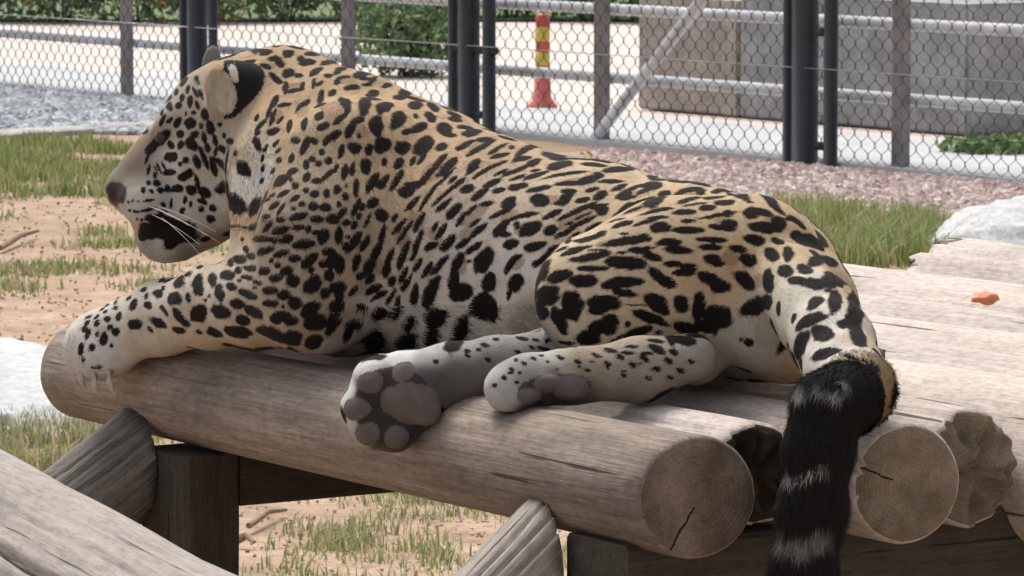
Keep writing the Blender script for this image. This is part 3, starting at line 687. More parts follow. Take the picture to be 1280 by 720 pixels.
 (250, 320): """320 75 35 20 0;400 95 38 26 15;487 60 20 20 0;240 88 22 23 0;250 20 40 28 0;190 40 20 24 0;165 118 45 30 -5;80 145 40 26 85;195 190 35 24 -20;120 228 52 29 -80;300 135 35 15 -10;355 165 30 15 -15;340 200 15 12 0;245 152 14 12 0;305 240 55 25 -25;470 137 42 24 0;540 92 40 27 10;590 15 38 25 0;670 45 48 26 40;435 215 48 24 0;580 155 42 38 20;700 185 58 44 25;720 140 35 26 0;695 85 22 21 0;770 55 28 23 0;805 120 32 34 0;525 245 45 29 10;595 295 45 37 0;440 297 50 23 -5;60 250 10 13 0;38 275 10 12 0;125 350 58 40 -20;235 300 48 31 -10;340 350 60 30 -35;270 400 48 30 -20;10 350 35 44 0;480 390 42 36 0;560 400 50 32 -10;500 365 50 20 0;95 480 50 24 -25;230 480 85 34 -8;420 475 62 30 -15;480 510 110 28 -12;580 520 55 46 -10;700 320 55 34 10;660 360 30 33 0;720 415 72 54 0;710 540 55 43 20;780 235 32 32 0;850 200 40 31 0;870 240 30 44 0;850 310 36 38 0;870 60 34 52 0;825 430 75 26 65;10 215 10 17 0;450 25 12 13 0;325 10 20 12 0;520 315 12 12 0""",
 (410, 320): """20 40 30 43 0;70 60 32 54 0;15 130 22 26 0;175 40 50 23 75;260 60 58 34 60;205 125 33 23 30;370 50 75 18 78;360 95 25 26 0;260 145 38 23 50;450 30 50 20 70;525 15 18 13 60;70 200 46 36 0;160 215 45 16 50;280 210 60 23 30;320 245 65 18 30;215 320 35 18 -20;400 160 30 22 60;465 130 55 18 65;555 65 45 18 55;620 85 58 18 58;695 65 65 20 50;485 180 45 20 55;390 260 60 15 60;435 290 45 18 75;415 360 45 29 65;320 360 45 38 20;540 245 68 25 82;635 235 100 38 68;800 55 75 26 68;780 165 50 33 80;835 230 75 52 20;60 310 46 40 0;40 400 45 36 20;165 425 52 32 10;130 480 48 24 75;280 530 68 68 0;280 605 72 20 0;495 435 60 33 70;475 550 62 55 0;525 540 22 48 0;660 390 66 60 0;637 515 72 43 90;710 360 25 29 0;815 480 105 48 75;840 420 34 48 0;790 540 60 32 15""",
 (570, 310): """205 220 55 42 80;170 370 76 76 0;228 400 65 33 85;170 320 45 43 0;370 220 58 42 60;335 280 45 17 75;530 150 85 24 65;560 50 100 17 42;500 90 30 18 30;640 175 80 36 18;730 25 75 14 12;845 55 120 24 12;855 128 90 19 0;795 205 85 40 0;560 300 68 62 20;525 390 65 36 -75;600 270 45 33 20;728 362 84 66 90;640 440 75 38 -60;660 500 50 24 -60;880 350 40 52 0;830 560 72 50 10;880 500 58 46 30;180 605 28 13 -10;250 570 22 11 0;410 565 40 13 -15;70 645 20 13 0;140 635 15 12 0;500 575 22 9 -10;550 630 40 11 -15;475 690 12 8 0;535 672 15 8 0;375 700 15 11 0;690 595 50 12 -5;590 575 25 9 -15""",
 (730, 300): """260 142 120 40 -5;350 65 70 21 -5;430 105 55 25 -15;240 78 40 8 0;455 220 60 34 -40;520 265 58 33 -25;215 270 103 36 8;300 258 75 27 -5;250 330 75 24 -10;130 395 98 48 0;90 440 55 29 0;155 530 63 58 40;455 395 75 52 -35;500 440 40 29 -30;400 480 90 33 -18;480 515 60 17 -20;340 575 85 29 18;275 527 18 19 0;610 400 60 46 -60;640 550 75 34 -10;610 620 95 27 -10;540 600 30 20 -30;470 578 22 13 0;655 185 50 40 20;590 205 42 19 0;800 250 90 38 -25;850 290 60 38 0;720 415 85 40 85;830 480 86 74 0;760 540 70 36 -20;330 405 60 5 -3;300 665 40 11 0;450 630 45 12 -5;455 680 55 23 -30;170 690 45 13 -15;270 705 45 13 -5;390 710 40 13 0;200 620 50 9 30;560 700 30 18 -30""",
 (880, 320): """260 155 70 43 -45;402 155 75 30 -85;330 310 75 53 30;390 290 35 48 0;465 330 45 13 88;280 540 30 26 0;235 525 18 10 0;655 400 100 36 25;740 485 65 46 0;598 560 90 40 75;870 430 30 29 0;750 610 90 32 15;800 700 100 33 10;560 390 35 13 70""",
 (960, 370): """555 80 80 43 -80;500 170 60 24 -10;565 240 80 42 -65;330 470 50 18 30;450 460 140 46 10;600 460 110 50 0;260 530 40 36 40;690 590 110 46 85;520 380 50 18 -25;600 400 60 13 -5;795 620 80 13 80""",
 (600, 440): """-1 -1 1 1 0;190 130 20 9 0;230 190 14 8 -10;420 60 12 8 -20;520 40 10 6 0;480 110 10 6 0;620 90 12 7 -10;700 60 12 7 0;800 100 12 7 0;900 120 14 7 -10;1000 70 12 6 -20;1080 110 14 7 -10;760 30 14 7 -10;880 40 16 7 -15""",
}
BLK = np.array([0.011, 0.0080, 0.0068])
BW = CAMP + BV @ CM                                     # world coordinates of the body surface
NW = BN @ CM
bvh = BVHTree.FromPolygons([Vector(v) for v in BW], [tuple(f) for f in BF])
def hit(px, py):
    d = W(cc(px, py, 1.0)) - CAMP
    loc, nor, i, dist = bvh.ray_cast(Vector(CAMP), Vector(d).normalized())
    if loc is None: return None
    return np.array(loc), NW[BF[i]].mean(0)
SPOTS = []
def add_spot(px, py, a, b, ang, colr=BLK, w=1.0):
    for dy in (0, 4, 8, 12):
        h = hit(px, py + dy)
        if h is not None: break
    if h is None: return
    c, n = h
    n = n / np.linalg.norm(n)
    D = float((c - CAMP) @ FWD); k = D / FPX
    view = c - CAMP; view = view / np.linalg.norm(view)
    nv = float(n @ view); nv = min(nv, -0.17)
    es = []
    for (ca, sa, L) in ((math.cos(ang), math.sin(ang), a), (-math.sin(ang), math.cos(ang), b)):
        v = (RGT * ca + UPV * sa) * L * k
        v = v - view * float(v @ n) / nv
        es.append(v)
    es = np.stack(es)                                   # two half axes in the skin
    M = np.linalg.pinv(es).T                            # maps offset -> unit circle coordinates
    SPOTS.append((c, n, M, max(np.linalg.norm(es[0]), np.linalg.norm(es[1])), colr, w, len(SPOTS)))
for (ox, oy), txt in MARKS.items():
    for rec in txt.replace('\n', '').split(';'):
        x, y, a, b, ang = (float(t) for t in rec.split())
        if a < 2: continue
        add_spot(ox + x / 5, oy + y / 5, a / 5, b / 5, math.radians(ang))
for (x, y, a, b) in ((640, 462, 4, 2.4), (655, 454, 4, 2.4), (630, 472, 4, 3), (668, 448, 4, 2.2), (700, 447, 4.5, 2.5), (722, 452, 4.5, 3), (745, 444, 5, 3), (760, 455, 5, 3), (776, 446, 5.5, 3), (791, 456, 5, 3),
                     (806, 448, 6, 3.2), (822, 461, 5, 3), (836, 451, 6, 3.2), (851, 463, 5, 3), (780, 469, 4, 2.4), (811, 473, 4, 2.4), (735, 463, 4, 2.2), (618, 482, 3, 3), (650, 466, 3, 2), (864, 452, 4, 2.5), (838, 472, 4, 2.2), (610, 450, 4, 2.4), (585, 445, 4, 2.4), (648, 440, 4, 2.2), (545, 452, 4, 2.6), (665, 434, 4, 2.2)):
    add_spot(x, y, a, b, math.radians(-25))
NSEEN = len(SPOTS)
BRN = np.array([0.20, 0.125, 0.070])                    # tawny centres of the rosettes
for (x, y, a, b, ang) in ((690, 250, 14, 6, 0), (722, 226, 20, 4, 8), (720, 273, 24, 8, 27), (800, 241, 18, 5, 20), (803, 258, 20, 4, 20), (862, 241, 13, 6, 15), (592, 268, 20, 7, 40), (585, 292, 12, 8, 40), (636, 270, 12, 6, 30),
                          (652, 286, 10, 6, 40), (577, 330, 6, 12, 0), (645, 330, 9, 7, 30), (416, 136, 14, 12, 0), (367, 110, 10, 6, 10), (435, 98, 12, 5, 5), (452, 165, 8, 8, 0), (602, 178, 16, 6, 30), (540, 215, 12, 10, 30), (520, 278, 8, 14, 30),
                          (470, 330, 8, 14, 30), (505, 300, 8, 16, 20), (545, 295, 7, 12, 30), (912, 322, 10, 8, 0), (948, 350, 6, 8, 0), (855, 340, 9, 5, 0), (968, 275, 12, 5, -15), (905, 275, 10, 6, 0), (760, 305, 14, 4, 8), (830, 285, 12, 4, 5), (450, 360, 16, 6, 30), (345, 145, 8, 8, 40), (378, 140, 8, 8, 40)):
    add_spot(x, y, a, b, math.radians(ang), BRN, 0.6)
add_spot(222, 290, 25, 14, math.radians(-8)); add_spot(196, 287, 20, 9, math.radians(-15)); add_spot(205, 277, 22, 8, math.radians(-14))
add_spot(200, 173, 13, 6, math.radians(38)); add_spot(188, 184, 9, 4, math.radians(50))
add_spot(146, 241, 13, 10, math.radians(-60), np.array([0.045, 0.028, 0.026]))
# the rest of the coat, out of sight from here: evenly spread marks of the same size
cent = [s[0] for s in SPOTS]
view_all = BW - CAMP; view_all /= np.linalg.norm(view_all, axis=1, keepdims=True)
face = np.einsum('ij,ij->i', NW, view_all)
cand = rng.permutation(np.where((face > -0.22) & (zone == 0))[0])[:16000]
CE = np.array(cent)
hid = []
for i in cand:
    p = BW[i]
    if BV[i, 1] < -0.2 or BV[i, 0] < -0.52 or (BV[i, 2] < 5.42 and BV[i, 0] > 0.28): continue
    if np.min(np.sum((CE - p) ** 2, 1)) < 0.026 ** 2: continue
    if hid and np.min(np.sum((np.array(hid) - p) ** 2, 1)) < 0.034 ** 2: continue
    hid.append(p)
    n = NW[i]; t = FLOW[i] @ CM; bt = np.cross(n, t)
    es = np.stack([t * rng.uniform(0.011, 0.018), bt * rng.uniform(0.008, 0.012)])
    SPOTS.append((p, n, np.linalg.pinv(es).T, 0.018, BLK, 1.0, len(SPOTS)))

# coat colour anchors (x, y, colour, reach px), some with shade painted in
TAN = (0.43, 0.30, 0.17)
ANCH = [(400, 90, (0.46, 0.30, 0.15), 70), (540, 160, (0.50, 0.32, 0.16), 70), (330, 90, (0.44, 0.29, 0.15), 40), (480, 210, (0.46, 0.30, 0.16), 60), (640, 190, (0.48, 0.31, 0.165), 55),
        (760, 215, (0.55, 0.385, 0.22), 60), (880, 240, (0.56, 0.39, 0.21), 60), (960, 270, (0.55, 0.38, 0.20), 50), (600, 260, (0.52, 0.41, 0.29), 50), (690, 260, (0.56, 0.43, 0.28), 45),
        (400, 200, (0.36, 0.27, 0.16), 45), (360, 260, (0.33, 0.255, 0.17), 50), (400, 300, (0.33, 0.25, 0.165), 55), (340, 330, (0.38, 0.30, 0.21), 40), (450, 290, (0.35, 0.25, 0.14), 40),  # neck side: greyish tan coat with its shade painted in
        (250, 370, (0.52, 0.43, 0.33), 45), (180, 400, (0.56, 0.49, 0.40), 40), (120, 430, (0.58, 0.53, 0.46), 40), (320, 380, (0.42, 0.33, 0.23), 40), (400, 400, (0.30, 0.23, 0.16), 40),
        (520, 330, (0.50, 0.42, 0.32), 40), (580, 320, (0.60, 0.55, 0.49), 40), (640, 350, (0.66, 0.62, 0.57), 40), (480, 400, (0.58, 0.54, 0.49), 40), (560, 400, (0.66, 0.63, 0.59), 45), (430, 430, (0.50, 0.48, 0.46), 22), (620, 400, (0.62, 0.60, 0.57), 35), (665, 395, (0.32, 0.29, 0.265), 20), (650, 412, (0.30, 0.27, 0.25), 14),
        (700, 320, (0.58, 0.43, 0.26), 35), (760, 350, (0.60, 0.46, 0.30), 45), (720, 400, (0.62, 0.52, 0.38), 35), (820, 330, (0.58, 0.42, 0.24), 50), (840, 390, (0.56, 0.42, 0.26), 40), (900, 320, (0.55, 0.37, 0.19), 40), (912, 322, (0.56, 0.31, 0.12), 14), (860, 355, (0.54, 0.33, 0.17), 18),
        (960, 360, (0.52, 0.43, 0.30), 30), (990, 370, (0.58, 0.52, 0.42), 30), (960, 410, (0.47, 0.39, 0.28), 26), (930, 440, (0.42, 0.36, 0.28), 24), (1010, 300, (0.53, 0.36, 0.18), 30), (1040, 340, (0.55, 0.40, 0.23), 30), (1030, 420, (0.62, 0.57, 0.50), 40), (1070, 420, (0.50, 0.37, 0.22), 20), (910, 460, (0.35, 0.30, 0.24), 20),
        (800, 445, (0.52, 0.43, 0.31), 35), (740, 450, (0.50, 0.39, 0.26), 30), (670, 455, (0.64, 0.60, 0.54), 30), (625, 480, (0.66, 0.64, 0.60), 22), (880, 440, (0.50, 0.45, 0.39), 26), (840, 485, (0.40, 0.33, 0.25), 25), (780, 490, (0.40, 0.33, 0.25), 28), (730, 492, (0.16, 0.13, 0.105), 18), (668, 505, (0.10, 0.085, 0.075), 16), (700, 495, (0.12, 0.10, 0.085), 16), (690, 468, (0.20, 0.17, 0.14), 7), (672, 480, (0.12, 0.10, 0.09), 8),
        (690, 430, (0.44, 0.40, 0.36), 28), (630, 428, (0.48, 0.45, 0.42), 16), (580, 436, (0.50, 0.47, 0.44), 16), (650, 460, (0.27, 0.235, 0.21), 26), (610, 462, (0.26, 0.23, 0.205), 24), (600, 485, (0.25, 0.22, 0.20), 24), (560, 490, (0.15, 0.13, 0.115), 22), (575, 465, (0.22, 0.195, 0.175), 16), (545, 470, (0.14, 0.12, 0.11), 16), (500, 440, (0.62, 0.60, 0.57), 14), (540, 446, (0.60, 0.57, 0.53), 14), (460, 455, (0.60, 0.58, 0.55), 11), (433, 490, (0.60, 0.58, 0.55), 9), (433, 525, (0.50, 0.48, 0.46), 9), (445, 550, (0.36, 0.34, 0.32), 9), (480, 505, (0.055, 0.046, 0.042), 24), (500, 530, (0.055, 0.046, 0.042), 24), (475, 495, (0.05, 0.042, 0.038), 14), (530, 535, (0.10, 0.09, 0.08), 16), (475, 525, (0.05, 0.042, 0.038), 14), (545, 520, (0.16, 0.14, 0.125), 15),  # far hind foot: grey brown underside fur plus painted shade
        (170, 215, (0.27, 0.205, 0.145), 22), (150, 215, (0.25, 0.205, 0.165), 12), (185, 185, (0.27, 0.195, 0.125), 14), (165, 260, (0.60, 0.56, 0.50), 16), (190, 250, (0.55, 0.50, 0.43), 20), (200, 205, (0.55, 0.50, 0.44), 16), (215, 130, (0.42, 0.33, 0.235), 25), (240, 110, (0.44, 0.35, 0.25), 20), (240, 170, (0.46, 0.38, 0.28), 30), (215, 215, (0.60, 0.56, 0.51), 26), (250, 240, (0.62, 0.58, 0.53), 30), (270, 200, (0.50, 0.43, 0.34), 28), (205, 318, (0.56, 0.53, 0.50), 14), (235, 318, (0.40, 0.38, 0.36), 14), (185, 315, (0.36, 0.34, 0.32), 10), (165, 285, (0.56, 0.53, 0.49), 10), (150, 256, (0.42, 0.38, 0.33), 8), (155, 268, (0.52, 0.48, 0.43), 10), (142, 250, (0.12, 0.08, 0.07), 5),
        (300, 230, (0.66, 0.62, 0.54), 16), (285, 278, (0.62, 0.60, 0.56), 12), (318, 195, (0.60, 0.53, 0.41), 16), (310, 170, (0.46, 0.36, 0.23), 18), (330, 220, (0.50, 0.50, 0.46), 12), (290, 160, (0.46, 0.37, 0.26), 15)]
AN = []
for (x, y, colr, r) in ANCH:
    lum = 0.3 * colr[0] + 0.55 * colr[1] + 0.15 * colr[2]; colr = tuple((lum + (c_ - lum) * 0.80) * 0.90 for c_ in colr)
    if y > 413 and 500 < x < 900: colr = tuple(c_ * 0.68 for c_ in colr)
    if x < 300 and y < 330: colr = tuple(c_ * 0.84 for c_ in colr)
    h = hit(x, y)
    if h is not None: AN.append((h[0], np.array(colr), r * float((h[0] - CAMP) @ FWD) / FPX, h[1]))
SEED = np.array([3.1, 7.7, 1.3])
def vnoise(Pt, s):                                      # cheap smooth noise from sines
    q = Pt * s
    return (np.sin(q[:, 0] * 1.7 + 2.1 * np.sin(q[:, 1] * 1.3 + 1)) + np.sin(q[:, 1] * 1.9 + 1.7 * np.sin(q[:, 2] * 1.1 + 2)) + np.sin(q[:, 2] * 1.5 + 1.9 * np.sin(q[:, 0] * 1.2 + 3))) / 3
def coat(Pt, Nn, zn):
    n = len(Pt)
    num = np.tile(np.array(TAN) * 0.03, (n, 1)); den = np.full(n, 0.03)
    for (c, colr, r, nn) in AN:
        d2 = np.sum((Pt - c) ** 2, 1) / (r * r)
        w = np.exp(-d2) * np.clip(0.45 + (Nn @ nn), 0.0, 1)
        w = w / (r * 14)
        num += w[:, None] * colr; den += w
    C = num / den[:, None]
    C *= (1 + 0.10 * vnoise(Pt, 60) + 0.07 * vnoise(Pt, 170))[:, None]
    # marks
    cell = 0.05
    key = np.floor(Pt / cell).astype(np.int64)
    kk = key[:, 0] * 1000003 + key[:, 1] * 1009 + key[:, 2]
    order = np.argsort(kk, kind='stable'); ks = kk[order]
    mask = np.zeros(n); mcol = np.tile(BLK, (n, 1))
    wob = 0.13 * vnoise(Pt, 170) + 0.06 * vnoise(Pt, 420)
    for (c, nn, M, rad, colr, w, si) in SPOTS:
        R = rad * 1.4
        lo = np.floor((c - R) / cell).astype(int); hi = np.floor((c + R) / cell).astype(int)
        ids = []
        for i in range(lo[0], hi[0] + 1):
            for j in range(lo[1], hi[1] + 1):
                a = i * 1000003 + j * 1009
                s0 = np.searchsorted(ks, a + lo[2]); s1 = np.searchsorted(ks, a + hi[2], side='right')
                if s1 > s0: ids.append(order[s0:s1])
        if not ids: continue
        ids = np.concatenate(ids)
        q = Pt[ids] - c
        uv = q @ M.T
        dd = np.sqrt(np.sum(uv ** 2, 1))
        dd = dd + np.maximum(0, np.abs(q @ nn) - 0.9 * rad - 0.008) / (0.5 * rad + 0.004)
        dd = dd * (1 + wob[ids]) 
        t = np.clip((1.26 - dd) / 0.26, 0, 1) * (np.einsum('ij,j->i', Nn[ids], nn) > -0.1)
        t = t * t * (3 - 2 * t) * w
        up = t > mask[ids]
        mask[ids[up]] = t[up]; mcol[ids[up]] = colr
    mask = np.where((zn > 0) & (zn != 5), 0, mask)
    C = C * (1 - mask[:, None]) + mcol * mask[:, None]
    # tail rings beyond the bend
    S = (Pt - CAMP) @ CM.T
    pxx = 640 + FPX * S[:, 0] / S[:, 2]; pyy = 360 - FPX * S[:, 1] / S[:, 2]
    wv = 9 * vnoise(Pt, 45) + 7 * vnoise(Pt, 130)
    hang = (S[:, 2] < 5.372) & (S[:, 0] > 0.28)
    def band(y0, hw): return np.clip(1.4 - np.abs(pyy + wv - y0) / hw, 0, 1)
    wh = np.maximum.reduce([0.8 * band(489, 8) * np.clip(0.5 + 1.6 * vnoise(Pt, 70), 0, 1) * np.clip((1066 - pxx) / 12, 0, 1), 0.7 * band(592, 5) * np.clip((1040 - pxx) / 14, 0, 1), 0.35 * band(672, 12) * np.clip((1046 - pxx) / 14, 0, 1)])
    tc = np.array([0.016, 0.0135, 0.013]) * (1 - wh[:, None]) + np.array([0.52, 0.50, 0.47]) * wh[:, None]
    C[hang] = tc[hang]
    C[zn == 1] = np.array([0.135, 0.11, 0.10]) * (1 + 0.12 * vnoise(Pt[zn == 1], 150))[:, None]
    C[zn == 2] = np.array([0.016, 0.014, 0.014])
    C[zn == 3] = np.array([0.42, 0.37, 0.30]) * (1 + 0.15 * vnoise(Pt[zn == 3], 200))[:, None]
    C[zn == 6] = np.array([0.55, 0.50, 0.42])
    dk = zn == 5
    C[dk] = C[dk] * 0.12 + np.array([0.035, 0.029, 0.026])
    C[zn == 4] = np.array([0.17, 0.16, 0.155])
    return np.clip(C, 0.004, 0.9)
# pale tip on the rim of the near ear
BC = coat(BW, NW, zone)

def fur_mat(name, rough, sheen, spec):
    m, nt, b = newmat(name)
    at = nd(nt, 'ShaderNodeAttribute', attribute_name='Col')
    n = noise(nt, coord(nt), 900, 2)
    c = mixc(nt, 1.0, at.outputs['Color'], ramp(nt, n, [(0.3, (0.85,) * 3), (0.7, (1.1,) * 3)]), 'MULTIPLY')
    nt.links.new(c, b.inputs['Base Color'])
    b.inputs['Roughness'].default_value = rough
    b.inputs['Specular IOR Level'].default_value = spec
    b.inputs['Sheen Weight'].default_value = sheen
    b.inputs['Sheen Roughness'].default_value = 0.5
    bump(nt, b, noise(nt, coord(nt), 420, 3), 0.25, 0.002)
    return m
M_skin = fur_mat('jaguar_skin', 0.85, 0.03, 0.12)
M_fur = fur_mat('jaguar_fur', 0.8, 0.03, 0.12)
JO = Vector(deck(0.7, 0.25, 0.0))
body = fast_mesh('jaguar', BW - np.array(JO), BF, [M_skin])
set_col(body, BC)
jag = link('jaguar', body, loc=JO)
tag(jag, 'spotted jaguar lying on the log deck with its tail hanging over the edge', 'jaguar')

# short fur, laid back along the coat
NF = 330000
tri = np.concatenate([BF[:, [0, 1, 2]], BF[:, [0, 2, 3]]])
A = np.linalg.norm(np.cross(BW[tri[:, 1]] - BW[tri[:, 0]], BW[tri[:, 2]] - BW[tri[:, 0]]), axis=1)
facing = face[tri].mean(1)
wgt = A * np.where(facing < 0.25, 1.0, 0.45)
wgt[(zone[tri] == 1).any(1)] = 0
fi = rng.choice(len(tri), NF, p=wgt / wgt.sum())
u = rng.random((NF, 2)); s_ = np.sqrt(u[:, 0]); w0, w1, w2 = 1 - s_, s_ * (1 - u[:, 1]), s_ * u[:, 1]
def interp(Q): return w0[:, None] * Q[tri[fi, 0]] + w1[:, None] * Q[tri[fi, 1]] + w2[:, None] * Q[tri[fi, 2]]
RP = interp(BW); RN = unit(interp(NW)); RF = unit(interp(FLOW @ CM))
RZ = zone[tri[fi, 0]]
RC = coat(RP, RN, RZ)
S0 = (RP - CAMP) @ CM.T
px0 = 640 + FPX * S0[:, 0] / S0[:, 2]; py0 = 360 - FPX * S0[:, 1] / S0[:, 2]
ln = rng.uniform(0.0035, 0.0065, NF)
ln = np.where((S0[:, 2] < 5.42) & (S0[:, 0] > 0.28), ln * 3.4, ln)                # bushy end of the tail
ln = np.where((px0 < 235) & (py0 < 300), ln * 0.6, ln)                            # short on the face
ln = np.where((py0 > 380) & (px0 > 410) & (px0 < 700) & (py0 < 450) & (S0[:, 2] > 5.78), ln * 2.0, ln)   # belly
ln = np.where((px0 > 280) & (px0 < 345) & (py0 > 180) & (py0 < 290), ln * 1.3, ln)    # ruff of the cheek
ln = np.where((S0[:, 2] < 5.74) & (py0 > 435) & (px0 < 720) & (px0 > 420), ln * 0.7, ln)   # feet
lift = rng.uniform(0.15, 0.45, NF)
side = np.cross(RN, RF)
dirv = unit(RF + RN * lift[:, None] + side * rng.normal(0, 0.22, NF)[:, None])
wd = rng.uniform(0.00028, 0.00050, NF)
base = RP - RN * 0.0008
mid = base + dirv * (ln * 0.55)[:, None]
tip = mid + unit(dirv - RN * 0.18)* (ln * 0.45)[:, None]
sw = unit(np.cross(dirv, RN)) * wd[:, None]
FV = np.stack([base - sw, base + sw, mid + sw * 0.8, mid - sw * 0.8, tip], 1).reshape(-1, 3)
ar = np.arange(NF) * 5
FT = np.concatenate([np.stack([ar, ar + 1, ar + 2], 1), np.stack([ar, ar + 2, ar + 3], 1), np.stack([ar + 3, ar + 2, ar + 4], 1)])
fur_me = fast_mesh('fur', FV - np.array(JO), FT, [M_fur])
vc = RC * rng.uniform(0.72, 1.28, NF)[:, None]
set_col(fur_me, np.repeat(vc, 5, 0))
fur_me.normals_split_custom_set_from_vertices(np.repeat(unit(RN + 0.25 * dirv), 5, 0).astype(np.float32))
fur = link('fur', fur_me); fur.parent = jag
fur['kind'] = 'stuff'
# eye, whiskers, claws
M_eye, nt_, b_ = newmat('eye'); b_.inputs['Base Color'].default_value = (0.02, 0.014, 0.008, 1); b_.inputs['Roughness'].default_value = 0.12
M_wh = simple('whisker', (0.75, 0.73, 0.70), 0.4, 0, 0.05, 50, 0)
M_claw = simple('claw', (0.42, 0.38, 0.32), 0.35, 0, 0.2, 60, 0)
def child(mb, name, mat):
    o = mb.build(name, mat); o.parent = jag; o.matrix_parent_inverse = Matrix.Translation(JO).inverted(); return o
h = hit(200, 173)
if h:
    mb = MB(); c = Vector(h[0]) - Vector(h[1]) * 0.006
    prof = [(max(1e-4, 0.0115 * math.sin(t)), 0.0115 * math.cos(t)) for t in np.linspace(math.pi, 0, 10)]
    mb.lathe(prof, 18, c); child(mb, 'eye', M_eye)
for (x, y, dx, dy, L) in ((196, 262, 62, 30, 1), (190, 268, 60, 36, 1), (198, 258, 72, 30, 1), (202, 272, 48, 44, 1), (186, 258, 50, 22, 1), (204, 266, 74, 38, 1)):
    h = hit(x, y)
    if not h: continue
    D0 = float((h[0] - CAMP) @ FWD)
    pts = []
    for t in np.linspace(0, 1, 7):
        pts.append(P(x + dx * t, y + dy * t + 10 * t * t - 8 * t, D0 - 0.045 * t + 0.0))
    mb = MB(); mb.tube(pts, list(np.linspace(0.0006, 0.00018, 7)), 5); child(mb, 'whisker', M_wh)
for (x, y, d) in ((101, 466, 6.31), (118, 474, 6.295), (137, 472, 6.29)):
    mb = MB(); pts = [P(x, y - 8, d + 0.005), P(x - 1, y + 4, d - 0.004), P(x + 3, y + 15, d - 0.003), P(x + 8, y + 22, d + 0.006)]
    mb.tube(pts, [0.0055, 0.005, 0.0032, 0.0006], 8); child(mb, 'claw', M_claw)
# ------------------------------------------------------------------ ground and background
FR = ground_at(1280, 231); FL = ground_at(0, 110)
FD = (FR - FL); FD.z = 0; FD.normalize()                 # along the fence, towards the right and nearer
FNR = Vector((FD.y, -FD.x, 0))
if FNR.y > 0: FNR = -FNR                                  # towards the enclosure
def fence_t(px):                                          # fence length where it is seen at column px
    r = W(cc(px, 150, 1.0)) - CAMP
    # solve FL + t*FD on the vertical plane through the camera and r
    n = np.array([r[1], -r[0]])
    return float(-(n @ np.array([FL.x, FL.y])) / (n @ np.array([FD.x, FD.y])))
def fp(t, z=0.0, off=0.0): return FL + FD * t + FNR * off + Vector((0, 0, z))

# one sheet of ground
m, nt, b = newmat('earth')
o = coord(nt)
n1 = noise(nt, o, 0.55, 6, 0.6); n2 = noise(nt, o, 5, 6, 0.65); n3 = noise(nt, o, 38, 5, 0.7)
c = ramp(nt, n2, [(0.28, (0.29, 0.20, 0.135)), (0.5, (0.43, 0.305, 0.215)), (0.72, (0.53, 0.40, 0.30))])
c = mixc(nt, ramp(nt, n1, [(0.50, (0, 0, 0)), (0.64, (0.5,) * 3)]), c, (0.25, 0.225, 0.115))
c = mixc(nt, 1.0, c, ramp(nt, n3, [(0.3, (0.72,) * 3), (0.7, (1.12,) * 3)]), 'MULTIPLY')
nt.links.new(c, b.inputs['Base Color']); b.inputs['Roughness'].default_value = 0.95; b.inputs['Specular IOR Level'].default_value = 0.15
bump(nt, b, fmul(nt, n3, fmul(nt, n2, 1.5), 'ADD'), 0.6, 0.02)
M_earth = m
def grid_sheet(name, x0, x1, y0, y1, nx, ny, hf, mat):
    V = [(x0 + (x1 - x0) * i / nx, y0 + (y1 - y0) * j / ny, 0) for j in range(ny + 1) for i in range(nx + 1)]
    V = [(x, y, hf(x, y)) for x, y, _ in V]
    F = [(j * (nx + 1) + i, j * (nx + 1) + i + 1, (j + 1) * (nx + 1) + i + 1, (j + 1) * (nx + 1) + i) for j in range(ny) for i in range(nx)]
    return link(name, mesh(name, V, F, [mat]))
def relief(x, y):
    e = min(1, max(0, (y - 6.5) / 2)) * min(1, max(0, (15 - y) / 3 + 1))
    return 0.012 * fbm(x * 1.7, y * 1.7, 0.3, 3)
BIGG = link('ground', mesh('ground', [(-150, -20, -0.06), (150, -20, -0.06), (150, 200, -0.06), (-150, 200, -0.06)], [(0, 1, 2, 3)], [M_earth]))
tag(BIGG, kind='structure')
nearg = grid_sheet('enclosure_ground', -7, 7, 2, 30, 140, 280, lambda x, y: 0.012 * fbm(x * 1.7, y * 1.7, 0.3, 3), M_earth)
tag(nearg, kind='structure')

# paved ground beyond the fence
def strip(name, t0, t1, o0, o1, z, mat, nseg=40):
    V = []; F = []
    for i in range(nseg + 1):
        t = t0 + (t1 - t0) * i / nseg
        for k, of in enumerate((o0, o1)): V.append(fp(t, z, of))
    F = [(2 * i, 2 * i + 1, 2 * i + 3, 2 * i + 2) for i in range(nseg)]
    return link(name, mesh(name, V, F, [mat], False))
M_plaza = simple('pale_paving', (0.56, 0.475, 0.43), 0.85, 0, 0.10, 0.9, 0.15)
M_conc = simple('concrete', (0.43, 0.435, 0.44), 0.85, 0, 0.12, 2.5, 0.2)
tag(strip('plaza', -25, 25, -1.2, -40, 0.012, M_plaza), kind='structure')
pth = MB()
V = []
for t in (-25, 25):
    for (of, z) in ((0.03, -0.05), (0.03, 0.024), (-1.35, 0.024), (-1.35, -0.05)): V.append(fp(t, z, of))
pth.add(V, [(0, 1, 5, 4), (1, 2, 6, 5), (2, 3, 7, 6)])
tag(pth.build('path', M_conc, smooth=False), kind='structure')

